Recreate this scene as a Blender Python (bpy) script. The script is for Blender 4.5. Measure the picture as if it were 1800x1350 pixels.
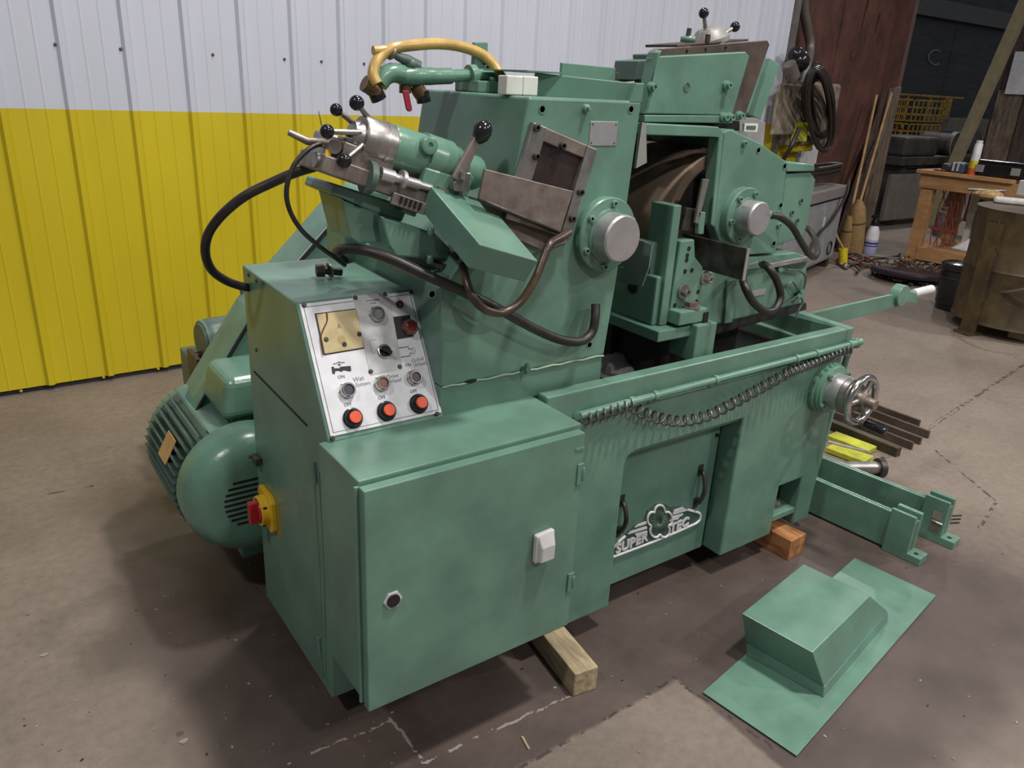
import bpy, bmesh, math, random
from mathutils import Vector, Matrix
random.seed(7)
for o in list(bpy.data.objects): bpy.data.objects.remove(o)
S = bpy.context.scene
COL = S.collection
# ------------------------------------------------------------------ camera
FPX = 1360.27
CR = ((0.816742, -0.574908, 0.049127), (-0.171252, -0.322831, -0.930834), (0.551004, 0.751838, -0.362124))
CAMP = Vector((0.0, 0.0, 1.753))
cd = bpy.data.cameras.new('camera'); cd.sensor_width = 36.0; cd.lens = 36.0*FPX/1800.0
cd.clip_end = 200
cam = bpy.data.objects.new('camera', cd); COL.objects.link(cam)
r, d, f = Vector(CR[0]), Vector(CR[1]), Vector(CR[2])
mw = Matrix((( r.x, -d.x, -f.x, CAMP.x), (r.y, -d.y, -f.y, CAMP.y), (r.z, -d.z, -f.z, CAMP.z), (0, 0, 0, 1)))
cam.matrix_world = mw
S.camera = cam
# ------------------------------------------------------------------ world, lamps, exposure
w = bpy.data.worlds.new('world'); S.world = w; w.use_nodes = True
bgn = w.node_tree.nodes['Background']
bgn.inputs[0].default_value = (0.80, 0.88, 1.0, 1); bgn.inputs[1].default_value = 0.17
def lamp(name, loc, size, watts, col=(1.0, 0.95, 0.90)):
    l = bpy.data.lights.new(name, 'AREA'); l.shape = 'DISK'; l.size = size; l.energy = watts; l.color = col
    o = bpy.data.objects.new(name, l); COL.objects.link(o); o.location = loc
    return o
lamp('high_bay_lamp', (2.3, 0.2, 6.0), 0.42, 255)
lamp('high_bay_lamp', (2.1, 3.1, 6.0), 0.42, 105)
lamp('high_bay_lamp', (6.4, -3.6, 6.0), 0.42, 270)
lamp('high_bay_lamp', (1.4, -4.2, 6.0), 0.42, 210)
lamp('high_bay_lamp', (8.6, -0.4, 6.0), 0.42, 230)
lamp('high_bay_lamp', (-2.6, 0.2, 6.0), 0.42, 135)
lamp('high_bay_lamp', (14.0, 7.0, 6.0), 0.42, 150)
S.view_settings.view_transform = 'Standard'; S.view_settings.look = 'None'
S.view_settings.exposure = 0.0; S.view_settings.gamma = 1.0
S.view_settings.use_curve_mapping = False

# ------------------------------------------------------------------ helpers
def _ray(px, py):
    a, b = (px-900.0)/FPX, (py-675.0)/FPX
    return Vector((CR[0][0]*a+CR[1][0]*b+CR[2][0], CR[0][1]*a+CR[1][1]*b+CR[2][1], CR[0][2]*a+CR[1][2]*b+CR[2][2]))
def PY(px, py, y):          # measured point of the photograph on the plane y = const
    v = _ray(px, py); return CAMP+v*((y-CAMP.y)/v.y)
def PX(px, py, x):
    v = _ray(px, py); return CAMP+v*((x-CAMP.x)/v.x)
def PZ(px, py, z):
    v = _ray(px, py); return CAMP+v*((z-CAMP.z)/v.z)
def PN(px, py, q, n):
    v = _ray(px, py); return CAMP+v*((Vector(q)-CAMP).dot(n)/v.dot(n))
V = Vector
def spline(pts, k=6, closed=False):
    pts = [V(p) for p in pts]; n = len(pts); out = []
    if n < 3: return pts
    for i in range(n if closed else n-1):
        if closed: p0, p1, p2, p3 = pts[(i-1) % n], pts[i], pts[(i+1) % n], pts[(i+2) % n]
        else: p0, p1, p2, p3 = pts[max(i-1, 0)], pts[i], pts[i+1], pts[min(i+2, n-1)]
        for j in range(k):
            t = j/k
            out.append(0.5*((2*p1)+(p2-p0)*t+(2*p0-5*p1+4*p2-p3)*t*t+(3*p1-p0-3*p2+p3)*t*t*t))
    if not closed: out.append(pts[-1])
    return out
class MB:
    def __init__(s): s.v = []; s.f = []; s.sm = []; s.mi = []; s.m = 0
    def face(s, idx, smooth=False): s.f.append(idx); s.sm.append(smooth); s.mi.append(s.m)
    def box(s, a, b):
        x0, y0, z0 = a; x1, y1, z1 = b
        n = len(s.v)
        s.v += [V(p) for p in ((x0,y0,z0),(x1,y0,z0),(x1,y1,z0),(x0,y1,z0),(x0,y0,z1),(x1,y0,z1),(x1,y1,z1),(x0,y1,z1))]
        for q in ((3,2,1,0),(4,5,6,7),(0,1,5,4),(1,2,6,5),(2,3,7,6),(3,0,4,7)): s.face([n+i for i in q])
        return s
    def hexa(s, p):         # 8 points, bottom ring then top ring
        n = len(s.v); s.v += [V(q) for q in p]
        for q in ((3,2,1,0),(4,5,6,7),(0,1,5,4),(1,2,6,5),(2,3,7,6),(3,0,4,7)): s.face([n+i for i in q])
        return s
    def obox(s, c, ax, ay, az):   # centre, three half vectors
        c, ax, ay, az = V(c), V(ax), V(ay), V(az)
        return s.hexa([c-ax-ay-az, c+ax-ay-az, c+ax+ay-az, c-ax+ay-az, c-ax-ay+az, c+ax-ay+az, c+ax+ay+az, c-ax+ay+az])
    def prism(s, pts, vec, smooth=False):
        pts = [V(p) for p in pts]; vec = V(vec); n = len(s.v); k = len(pts)
        nrm = V((0,0,0))
        for i in range(k): nrm += pts[i].cross(pts[(i+1) % k])
        if nrm.dot(vec) > 0: pts = pts[::-1]
        s.v += pts+[p+vec for p in pts]
        s.face([n+i for i in range(k)]); s.face([n+k+i for i in range(k)][::-1])
        for i in range(k):
            j = (i+1) % k; s.face([n+j, n+i, n+k+i, n+k+j], smooth)
        return s
    def cyl(s, a, b, r0, r1=None, n=24, cap=True):
        a, b = V(a), V(b); r1 = r0 if r1 is None else r1
        return s.lathe(a, b-a, [(0, r0), ((b-a).length, r1)], n, cap)
    def lathe(s, o, axis, prof, n=32, cap=True, flat=False):   # prof: (distance along axis, radius)
        o, ax = V(o), V(axis).normalized()
        t = V((0,0,1)) if abs(ax.z) < 0.9 else V((1,0,0))
        u = ax.cross(t).normalized(); w_ = ax.cross(u)
        n0 = len(s.v)
        for (h, r) in prof:
            for i in range(n):
                a = 2*math.pi*i/n; s.v.append(o+ax*h+(u*math.cos(a)+w_*math.sin(a))*r)
        for k in range(len(prof)-1):
            for i in range(n):
                j = (i+1) % n; s.face([n0+k*n+i, n0+k*n+j, n0+(k+1)*n+j, n0+(k+1)*n+i], not flat)
        if cap:
            s.face([n0+i for i in range(n)][::-1]); m = n0+(len(prof)-1)*n; s.face([m+i for i in range(n)])
        return s
    def sphere(s, c, r, n=16, sc=(1,1,1)):
        c = V(c); m = n//2; n0 = len(s.v)
        for k in range(1, m):
            th = math.pi*k/m
            for i in range(n):
                a = 2*math.pi*i/n; s.v.append(c+V((r*sc[0]*math.sin(th)*math.cos(a), r*sc[1]*math.sin(th)*math.sin(a), r*sc[2]*math.cos(th))))
        t = len(s.v); s.v += [c+V((0,0,r*sc[2])), c-V((0,0,r*sc[2]))]
        for k in range(m-2):
            for i in range(n):
                j = (i+1) % n; s.face([n0+k*n+j, n0+k*n+i, n0+(k+1)*n+i, n0+(k+1)*n+j], True)
        for i in range(n):
            j = (i+1) % n; s.face([t, n0+i, n0+j], True); q = n0+(m-2)*n; s.face([t+1, q+j, q+i], True)
        return s
    def tube(s, pts, r, n=8, closed=False, cap=True):
        pts = [V(p) for p in pts]; k = len(pts); n0 = len(s.v)
        rr = r if isinstance(r, (list, tuple)) else [r]*k
        up = None
        for i in range(k):
            a = pts[(i-1) % k] if (closed or i > 0) else pts[i]; b = pts[(i+1) % k] if (closed or i < k-1) else pts[i]
            t = (b-a).normalized()
            if up is None:
                up = V((0,0,1)) if abs(t.z) < 0.9 else V((1,0,0))
            u = (up-t*up.dot(t))
            if u.length < 1e-5: u = t.orthogonal()
            u.normalize(); w_ = t.cross(u); up = u
            for j in range(n):
                an = 2*math.pi*j/n; s.v.append(pts[i]+(u*math.cos(an)+w_*math.sin(an))*rr[i])
        for i in range(k if closed else k-1):
            i2 = (i+1) % k
            for j in range(n):
                j2 = (j+1) % n; s.face([n0+i*n+j, n0+i*n+j2, n0+i2*n+j2, n0+i2*n+j], True)
        if cap and not closed:
            s.face([n0+j for j in range(n)][::-1]); q = n0+(k-1)*n; s.face([q+j for j in range(n)])
        return s
    def torus(s, c, axis, R, r, n=40, m=12):
        c, ax = V(c), V(axis).normalized(); u = ax.orthogonal().normalized(); w_ = ax.cross(u); n0 = len(s.v)
        for i in range(n):
            a = 2*math.pi*i/n; e = u*math.cos(a)+w_*math.sin(a)
            for j in range(m):
                b = 2*math.pi*j/m; s.v.append(c+e*(R+r*math.cos(b))+ax*(r*math.sin(b)))
        for i in range(n):
            for j in range(m):
                s.face([n0+i*m+j, n0+((i+1) % n)*m+j, n0+((i+1) % n)*m+(j+1) % m, n0+i*m+(j+1) % m], True)
        return s
    def mesh(s, name, mats):
        me = bpy.data.meshes.new(name); me.from_pydata([tuple(p) for p in s.v], [], s.f)
        me.polygons.foreach_set('use_smooth', s.sm); me.polygons.foreach_set('material_index', s.mi)
        for m in (mats if isinstance(mats, (list, tuple)) else [mats]): me.materials.append(m)
        bm = bmesh.new(); bm.from_mesh(me); bmesh.ops.recalc_face_normals(bm, faces=bm.faces); bm.to_mesh(me); bm.free()
        
        if any(s.sm):
            me.set_sharp_from_angle(angle=math.radians(38)); me.polygons.foreach_set('use_smooth', s.sm)
        me.update(); return me
ROOTLOC = {}
FRAME = {'now': Matrix.Identity(4)}        # drawing frame of the assembly being built
def link(name, me, parent=None, bevel=0, seg=2):
    o = bpy.data.objects.new(name, me); COL.objects.link(o)
    if parent is not None:
        o.parent = parent
        if parent.name in ROOTLOC: o.matrix_parent_inverse = Matrix.Translation(-ROOTLOC[parent.name]) @ FRAME['now']
    if bevel:
        b = o.modifiers.new('bevel', 'BEVEL'); b.width = bevel; b.segments = seg; b.limit_method = 'ANGLE'; b.angle_limit = math.radians(35)
    return o
def part(name, parent, mb, mats, bevel=0, seg=2): return link(name, mb.mesh(name, mats), parent, bevel, seg)
def tag(o, label, cat, group=None, kind=None):
    o['label'] = label; o['category'] = cat
    if group: o['group'] = group
    if kind: o['kind'] = kind
    return o
def thing(name, loc, label, cat, group=None):
    o = bpy.data.objects.new(name, None); COL.objects.link(o); loc = FRAME['now'] @ V(loc); o.location = loc; o.empty_display_size = 0.1
    ROOTLOC[o.name] = V(loc); return tag(o, label, cat, group)
def struct(name, mb, mats, parent=None, bevel=0):
    o = part(name, parent, mb, mats, bevel)
    if parent is None: o['kind'] = 'structure'
    return o
def inst(name, me, parent, loc, dirv=(0,0,1), roll=0):
    o = link(name, me, parent)
    q = V(dirv).to_track_quat('Z', 'Y').to_matrix().to_4x4()
    o.matrix_basis = Matrix.Translation(V(loc)) @ q @ Matrix.Rotation(roll, 4, 'Z')
    return o
def text_mesh(txt, size, mat, ext=0.0004, shear=0.0, space=1.0, bold=0.0):
    c = bpy.data.curves.new('lettering', 'FONT'); c.body = txt; c.size = size; c.extrude = ext; c.shear = shear; c.offset = bold
    c.align_x = 'CENTER'; c.align_y = 'CENTER'; c.space_character = space; c.resolution_u = 3
    o = bpy.data.objects.new('lettering', c); COL.objects.link(o)
    dg = bpy.context.evaluated_depsgraph_get()
    me = bpy.data.meshes.new_from_object(o.evaluated_get(dg)); me.materials.clear(); me.materials.append(mat)
    bpy.data.objects.remove(o); return me
def place(name, me, parent, loc, xdir, ydir):
    x = V(xdir).normalized(); z = x.cross(V(ydir)).normalized(); y = z.cross(x)
    o = link(name, me, parent)
    o.matrix_basis = Matrix(((x.x, y.x, z.x, loc[0]), (x.y, y.y, z.y, loc[1]), (x.z, y.z, z.z, loc[2]), (0,0,0,1)))
    return o

# ------------------------------------------------------------------ materials
def new_mat(name):
    m = bpy.data.materials.new(name); m.use_nodes = True; nt = m.node_tree
    return m, nt, nt.nodes['Principled BSDF']
def N(nt, t, **kw):
    n = nt.nodes.new(t)
    for k, v in kw.items():
        if k in n.inputs.keys() if isinstance(k, str) else False: n.inputs[k].default_value = v
        else: setattr(n, k, v)
    return n
def coord(nt, scale=(1,1,1)):
    tc = nt.nodes.new('ShaderNodeNewGeometry'); mp = nt.nodes.new('ShaderNodeMapping'); mp.inputs['Scale'].default_value = scale
    nt.links.new(tc.outputs['Position'], mp.inputs['Vector']); return mp.outputs['Vector']
def noise(nt, vec, scale, detail=4, rough=0.6):
    n = nt.nodes.new('ShaderNodeTexNoise'); n.inputs['Scale'].default_value = scale; n.inputs['Detail'].default_value = detail; n.inputs['Roughness'].default_value = rough
    nt.links.new(vec, n.inputs['Vector']); return n.outputs['Fac']
def ramp(nt, fac, stops):
    n = nt.nodes.new('ShaderNodeValToRGB'); e = n.color_ramp.elements
    while len(e) < len(stops): e.new(0.5)
    for i, (p, c) in enumerate(stops):
        e[i].position = p; e[i].color = tuple(c)+(1,) if len(c) == 3 else c
    nt.links.new(fac, n.inputs['Fac']); return n.outputs['Color']
def bump(nt, bs, h, strength, dist=0.01):
    b = nt.nodes.new('ShaderNodeBump'); b.inputs['Strength'].default_value = strength; b.inputs['Distance'].default_value = dist
    nt.links.new(h, b.inputs['Height']); nt.links.new(b.outputs['Normal'], bs.inputs['Normal'])
def sc(c, k): return tuple(min(1, x*k) for x in c)
def mat(name, col, rough=0.5, metal=0.0, var=0.12, nscale=9.0, bmp=0.05, bscale=60.0, col2=None, lo=0.35, hi=0.7, stretch=(1,1,1), spec=0.5):
    m, nt, bs = new_mat(name)
    vec = coord(nt, stretch)
    f = noise(nt, vec, nscale)
    c2 = col2 if col2 else sc(col, 1-var*1.6)
    nt.links.new(ramp(nt, f, [(lo, c2), (hi, sc(col, 1+var*0.4))]), bs.inputs['Base Color'])
    bs.inputs['Roughness'].default_value = rough; bs.inputs['Metallic'].default_value = metal
    bs.inputs['Specular IOR Level'].default_value = spec
    if bmp: bump(nt, bs, noise(nt, coord(nt), bscale, 3), bmp, 0.004)
    return m
G = (0.121, 0.234, 0.178)
M_GREEN = mat('green_paint', G, 0.31, var=0.16, nscale=5, bmp=0.10, bscale=28)
M_GREEN2 = mat('green_paint_thick', (0.128, 0.255, 0.185), 0.26, var=0.10, nscale=7, bmp=0.18, bscale=40)
M_GREENG = mat('grey_green_paint', (0.085, 0.135, 0.115), 0.4, var=0.2, nscale=8)
M_STEEL = mat('bare_steel', (0.40, 0.38, 0.36), 0.36, 0.85, 0.22, 14, 0.06, 90)
M_SILVER = mat('brushed_aluminium', (0.52, 0.51, 0.52), 0.38, 0.75, 0.08, 20, 0.05, 140)
M_DSTEEL = mat('oily_dark_steel', (0.085, 0.075, 0.068), 0.42, 0.6, 0.35, 22, 0.12, 70)
M_RSTEEL = mat('stained_steel', (0.30, 0.26, 0.23), 0.45, 0.7, 0.3, 16, 0.08, 80, col2=(0.19, 0.155, 0.135))
M_RUSTBR = mat('brown_oxide_steel', (0.10, 0.072, 0.058), 0.5, 0.3, 0.3, 12, 0.08, 60)
M_BLACK = mat('black_plastic', (0.011, 0.011, 0.014), 0.16, bmp=0)
M_RUBBER = mat('black_rubber', (0.022, 0.018, 0.016), 0.45, var=0.3, nscale=20, bmp=0.05)
M_HOSEBR = mat('oily_brown_hose', (0.085, 0.052, 0.032), 0.32, var=0.4, nscale=12, bmp=0.05)
M_YHOSE = mat('amber_hose', (0.52, 0.34, 0.10), 0.3, var=0.2, nscale=15, bmp=0.0)
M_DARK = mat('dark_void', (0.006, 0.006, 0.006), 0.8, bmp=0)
M_PANEL = mat('white_panel_enamel', (0.68, 0.68, 0.72), 0.35, var=0.1, nscale=12, bmp=0.0, col2=(0.55, 0.55, 0.58))
M_PANEL2 = mat('grey_panel_plate', (0.50, 0.50, 0.50), 0.4, var=0.18, nscale=18, bmp=0.0)
M_METER = mat('yellowed_meter_window', (0.58, 0.47, 0.26), 0.25, var=0.2, nscale=14, bmp=0.0)
M_INK = mat('black_ink', (0.016, 0.016, 0.020), 0.6, bmp=0)
M_INK2 = mat('faded_grey_ink', (0.20, 0.20, 0.22), 0.6, bmp=0)
M_CHROME = mat('chrome', (0.60, 0.59, 0.57), 0.2, 1.0, 0.15, 30, 0)
M_ORANGE = mat('orange_red_button', (0.72, 0.085, 0.032), 0.35, bmp=0)
M_RED = mat('red_plastic', (0.42, 0.012, 0.016), 0.32, bmp=0)
M_DRED = mat('dark_red_plastic', (0.13, 0.010, 0.012), 0.25, bmp=0)
M_BROWNB = mat('brown_button', (0.16, 0.055, 0.028), 0.4, bmp=0)
M_GREYB = mat('grey_green_button', (0.16, 0.19, 0.17), 0.35, bmp=0)
M_NAVYB = mat('blue_black_button', (0.035, 0.037, 0.055), 0.35, bmp=0)
M_SWYEL = mat('yellow_switch_plastic', (0.72, 0.46, 0.015), 0.4, bmp=0)
M_WHITE = mat('white_paint', (0.62, 0.62, 0.64), 0.5, bmp=0)
M_LGREY = mat('light_grey_plastic', (0.48, 0.47, 0.47), 0.4, bmp=0)
M_WOODP = mat('pale_timber', (0.42, 0.33, 0.20), 0.7, var=0.3, nscale=7, bmp=0.2, bscale=40, stretch=(6, 1, 6))
M_WOODO = mat('orange_oiled_timber', (0.42, 0.20, 0.075), 0.6, var=0.3, nscale=6, bmp=0.2, bscale=40, col2=(0.20, 0.075, 0.025), stretch=(6, 1, 6))
M_WOODB = mat('bench_pine', (0.46, 0.25, 0.105), 0.6, var=0.2, nscale=5, bmp=0.12, stretch=(4, 1, 4))
M_WOODG = mat('grey_weathered_board', (0.20, 0.145, 0.105), 0.8, var=0.4, nscale=6, bmp=0.25, stretch=(5, 5, 0.8))
M_WOODD = mat('dark_weathered_board', (0.085, 0.055, 0.045), 0.8, var=0.4, nscale=6, bmp=0.25, stretch=(5, 5, 0.8))
M_STRAW = mat('broom_straw', (0.34, 0.215, 0.085), 0.8, var=0.3, nscale=40, bmp=0.3, stretch=(4, 4, 0.5))
M_BROOMH = mat('broom_handle_wood', (0.36, 0.22, 0.09), 0.55, var=0.2)
M_RUST = mat('rusty_plate', (0.120, 0.045, 0.033), 0.65, 0.1, 0.4, 3.5, 0.12, 40, col2=(0.058, 0.026, 0.021))
M_RUST2 = mat('light_rust', (0.125, 0.050, 0.026), 0.75, var=0.3)
M_DWALL = mat('dark_grey_panel', (0.060, 0.057, 0.060), 0.6, var=0.3, nscale=2, bmp=0.0, stretch=(0.6, 0.6, 5))
M_DIRTY = mat('dirty_beige_enamel', (0.26, 0.22, 0.17), 0.6, var=0.4, nscale=9, col2=(0.13, 0.10, 0.075))
M_YELLOW = mat('yellow_enamel', (0.60, 0.47, 0.012), 0.45, var=0.2, nscale=10)
M_LIME = mat('lime_yellow_paint', (0.50, 0.52, 0.04), 0.55, var=0.25, nscale=12)
M_GREYP = mat('grey_cabinet_paint', (0.27, 0.27, 0.29), 0.5, var=0.15, nscale=5)
M_DRUM = mat('olive_brown_drum', (0.085, 0.062, 0.026), 0.5, 0.2, 0.4, 6, 0.1, 50, col2=(0.045, 0.030, 0.020))
M_CLOTH = mat('white_cloth', (0.60, 0.58, 0.57), 0.9, var=0.15, nscale=30, bmp=0.4)
M_CLOTHY = mat('tan_cloth', (0.42, 0.29, 0.12), 0.9, var=0.3, nscale=30, bmp=0.4)
M_LILAC = mat('lilac_plastic', (0.33, 0.31, 0.56), 0.4, bmp=0)
M_TARP = mat('tray_oil', (0.028, 0.010, 0.008), 0.42, var=0.6, nscale=6, bmp=0.03)
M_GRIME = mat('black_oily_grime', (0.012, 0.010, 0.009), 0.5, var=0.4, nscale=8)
M_WHEEL = mat('brown_abrasive', (0.24, 0.17, 0.12), 0.85, var=0.25, nscale=5, bmp=0.3, bscale=220)
M_PAPER = mat('soiled_paper', (0.32, 0.29, 0.30), 0.8, var=0.3, nscale=10)
M_PIPE = mat('grey_conduit', (0.17, 0.15, 0.14), 0.5, 0.4, 0.2)
M_BRASS = mat('brass_brown_fitting', (0.17, 0.10, 0.05), 0.4, 0.6, 0.3, 18)
M_PLAS = mat('milky_plastic', (0.62, 0.63, 0.58), 0.35, var=0.08, bmp=0)
M_COIL = mat('grey_steel_coil', (0.16, 0.15, 0.155), 0.4, 0.6, 0.2, 20, 0)
M_OLIVE = mat('olive_steel_bar', (0.075, 0.062, 0.034), 0.45, 0.4, 0.3, 10)
M_REDW = mat('red_wire', (0.24, 0.045, 0.035), 0.6, bmp=0)
M_YGOLD = mat('yellow_gold_wire', (0.55, 0.33, 0.05), 0.5, var=0.3)
M_TILT = mat('dark_machine_grey', (0.055, 0.048, 0.045), 0.6, var=0.4, nscale=4)
def hole_mat(): return M_DARK
# corrugated cladding: white above, yellow below a straight painted edge
M_CLAD, nt, bs = new_mat('cladding_paint')
g = nt.nodes.new('ShaderNodeNewGeometry'); sx = nt.nodes.new('ShaderNodeSeparateXYZ'); nt.links.new(g.outputs['Position'], sx.inputs[0])
mt = nt.nodes.new('ShaderNodeMath'); mt.operation = 'GREATER_THAN'; mt.inputs[1].default_value = 1.512
nt.links.new(sx.outputs['Z'], mt.inputs[0])
mx = nt.nodes.new('ShaderNodeMix'); mx.data_type = 'RGBA'
nf = noise(nt, coord(nt, (1, 1, 0.5)), 1.6, 3)
nt.links.new(ramp(nt, nf, [(0.3, (0.49, 0.39, 0.010)), (0.75, (0.57, 0.46, 0.014))]), mx.inputs[6])
nt.links.new(ramp(nt, nf, [(0.3, (0.50, 0.52, 0.60)), (0.75, (0.545, 0.565, 0.65))]), mx.inputs[7])
nt.links.new(mt.outputs[0], mx.inputs[0]); nt.links.new(mx.outputs[2], bs.inputs['Base Color']); bs.inputs['Roughness'].default_value = 0.42
# concrete floor: stains with painted machine shadow, slab joints, cracks
M_FLOOR, nt, bs = new_mat('concrete_floor')
vec = coord(nt)
base = ramp(nt, noise(nt, vec, 1.3, 6, 0.65), [(0.30, (0.160, 0.126, 0.102)), (0.50, (0.205, 0.164, 0.134)), (0.75, (0.25, 0.203, 0.167))])
fine = noise(nt, vec, 28, 5, 0.7)
def mul(a, b, fac=1.0):
    m = nt.nodes.new('ShaderNodeMix'); m.data_type = 'RGBA'; m.blend_type = 'MULTIPLY'; m.inputs[0].default_value = fac
    nt.links.new(a, m.inputs[6]); nt.links.new(b, m.inputs[7]); return m.outputs[2]
def mixc(fac, a, col):
    m = nt.nodes.new('ShaderNodeMix'); m.data_type = 'RGBA'; nt.links.new(fac, m.inputs[0]); nt.links.new(a, m.inputs[6]); m.inputs[7].default_value = tuple(col)+(1,); return m.outputs[2]
def mth(op, a, b=None, c=None):
    m = nt.nodes.new('ShaderNodeMath'); m.operation = op
    for i, q in enumerate((a, b, c)):
        if q is None: continue
        if isinstance(q, (int, float)): m.inputs[i].default_value = q
        else: nt.links.new(q, m.inputs[i])
    return m.outputs[0]
sx = nt.nodes.new('ShaderNodeSeparateXYZ'); nt.links.new(vec, sx.inputs[0]); X, Y = sx.outputs[0], sx.outputs[1]
def sstep(v, e0, e1):
    m = nt.nodes.new('ShaderNodeMapRange'); m.interpolation_type = 'SMOOTHSTEP'; m.inputs[1].default_value = e0; m.inputs[2].default_value = e1; nt.links.new(v, m.inputs[0]); return m.outputs[0]
wob = mth('MULTIPLY', mth('SUBTRACT', noise(nt, vec, 3.5, 5, 0.7), 0.5), 0.35)
wob2 = mth('MULTIPLY', mth('SUBTRACT', noise(nt, vec, 12, 4, 0.7), 0.5), 0.035)
Yw, Xw = mth('ADD', Y, wob2), mth('ADD', X, wob2)
# oil-stained slab with the machine's floor shadow painted in: bounded by the slab joints at y = 1.25 and x = 1.64
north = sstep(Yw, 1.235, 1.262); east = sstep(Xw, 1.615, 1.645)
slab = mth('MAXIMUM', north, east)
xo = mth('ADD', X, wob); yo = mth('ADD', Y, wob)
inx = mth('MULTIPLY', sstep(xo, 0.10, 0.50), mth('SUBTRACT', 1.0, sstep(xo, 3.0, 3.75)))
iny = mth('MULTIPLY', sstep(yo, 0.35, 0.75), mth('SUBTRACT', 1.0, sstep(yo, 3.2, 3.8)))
oil_shade = mth('MULTIPLY', mth('MULTIPLY', inx, iny), mth('MAXIMUM', slab, mth('MULTIPLY', 0.28, sstep(yo, 0.1, 0.4))))  # oil and painted shadow in one mask; faint tint tones down the front
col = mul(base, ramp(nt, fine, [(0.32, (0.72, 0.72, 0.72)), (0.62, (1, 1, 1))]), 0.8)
m = nt.nodes.new('ShaderNodeMix'); m.data_type = 'RGBA'; nt.links.new(mth('MULTIPLY', oil_shade, 0.86), m.inputs[0]); nt.links.new(col, m.inputs[6])
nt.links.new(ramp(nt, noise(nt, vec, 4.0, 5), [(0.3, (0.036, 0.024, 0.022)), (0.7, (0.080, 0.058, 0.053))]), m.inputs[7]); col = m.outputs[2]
# scattered small oil spots
sp = nt.nodes.new('ShaderNodeTexVoronoi'); sp.inputs['Scale'].default_value = 5.0; nt.links.new(vec, sp.inputs['Vector'])
spot = mth('MULTIPLY', mth('LESS_THAN', sp.outputs['Distance'], 0.055), mth('GREATER_THAN', noise(nt, vec, 0.9, 2), 0.52))
col = mixc(mth('MULTIPLY', spot, 0.6), col, (0.05, 0.038, 0.035))
def seg(x0, y0, x1, y1, wd, color, k=0.85):
    global col
    L = math.hypot(x1-x0, y1-y0); tx, ty = (x1-x0)/L, (y1-y0)/L
    dx, dy = mth('SUBTRACT', Xw, x0), mth('SUBTRACT', Yw, y0)
    along = mth('ADD', mth('MULTIPLY', dx, tx), mth('MULTIPLY', dy, ty))
    across = mth('ABSOLUTE', mth('SUBTRACT', mth('MULTIPLY', dx, ty), mth('MULTIPLY', dy, tx)))
    ins = mth('MULTIPLY', mth('GREATER_THAN', along, 0), mth('LESS_THAN', along, L))
    lw = mth('MULTIPLY', mth('GREATER_THAN', noise(nt, vec, 22, 4), 0.50), ins)
    col = mixc(mth('MULTIPLY', mth('MULTIPLY', mth('LESS_THAN', across, wd), lw), k), col, color)
DK = (0.035, 0.026, 0.024); LT = (0.27, 0.235, 0.215)
for a in ((1.0, 1.245, 1.63, 1.262, 0.006, DK), (1.63, 1.262, 1.67, 0.9, 0.006, DK), (0.0, 1.235, 1.0, 1.245, 0.004, DK),
          (1.30, 1.385, 0.80, 1.405, 0.0045, LT), (0.80, 1.405, 0.788, 1.60, 0.0045, LT), (0.79, 1.585, 0.55, 1.60, 0.004, LT),
          (3.70, 1.81, 6.6, 2.22, 0.012, DK), (4.16, 1.74, 3.84, 1.27, 0.008, DK), (3.84, 1.27, 3.50, 1.19, 0.008, DK),
          (3.9, 1.84, 4.9, 1.98, 0.0045, LT), (6.6, 2.22, 12.0, 3.0, 0.012, DK), (8.2, 5.9, 11.2, 4.6, 0.015, DK), (-0.4, 3.55, 0.3, 3.5, 0.006, DK)): seg(*a)
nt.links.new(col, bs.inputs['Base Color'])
nt.links.new(ramp(nt, oil_shade, [(0, (0.62,)*3), (1, (0.46,)*3)]), bs.inputs['Roughness'])
bump(nt, bs, fine, 0.25, 0.006)
# ================================================================== SETTING
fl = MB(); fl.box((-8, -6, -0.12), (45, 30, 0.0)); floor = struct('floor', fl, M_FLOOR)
WA = 0.02244
WD = V((math.cos(WA), math.sin(WA), 0)); WN = V((math.sin(WA), -math.cos(WA), 0)); W0 = V((0.285, 4.80, 0))
wb = MB(); wb.hexa([W0+WD*(-3.2)+V((0,0,0))-WN*0.03, W0+WD*6.34-WN*0.03, W0+WD*6.34-WN*0.10, W0+WD*(-3.2)-WN*0.10,
                    W0+WD*(-3.2)+V((0,0,3.7))-WN*0.03, W0+WD*6.34+V((0,0,3.7))-WN*0.03, W0+WD*6.34+V((0,0,3.7))-WN*0.10, W0+WD*(-3.2)+V((0,0,3.7))-WN*0.10])
wall = struct('wall_back', wb, M_DWALL)
# one clad panel: a tall rib at its left edge, two faint swages in the pan
prof = [(-0.026, 0), (-0.012, 0.020), (0.012, 0.020), (0.026, 0), (0.095, 0), (0.103, 0.003), (0.111, 0), (0.183, 0), (0.191, 0.003), (0.199, 0), (0.2787, 0)]
pm = MB(); n = len(prof)
for z in (0.035, 3.65):
    for (a, h) in prof: pm.v.append(WD*a+WN*h+V((0,0,z)))
for i in range(n-1): pm.face([i, i+1, n+i+1, n+i])
for z in (0.035, 3.65):
    pass
pan_me = pm.mesh('wall_panel', M_CLAD)
for i in range(-9, 21):
    o = link('wall_panel', pan_me, wall); o.location = W0+WD*(0.305*i)
    so = o.modifiers.new('sheet', 'SOLIDIFY'); so.thickness = 0.0015; so.offset = 1
sm = MB(); sm.lathe((0,0,0), (0,0,1), [(0, 0.0085), (0.003, 0.0085), (0.0032, 0.006), (0.008, 0.0055)], 8)
M_SCREW = mat('grey_screw', (0.16, 0.16, 0.16), 0.4, 0.6, bmp=0)
M_SCREWY = mat('painted_screw', (0.5, 0.4, 0.012), 0.5, bmp=0)
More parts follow.
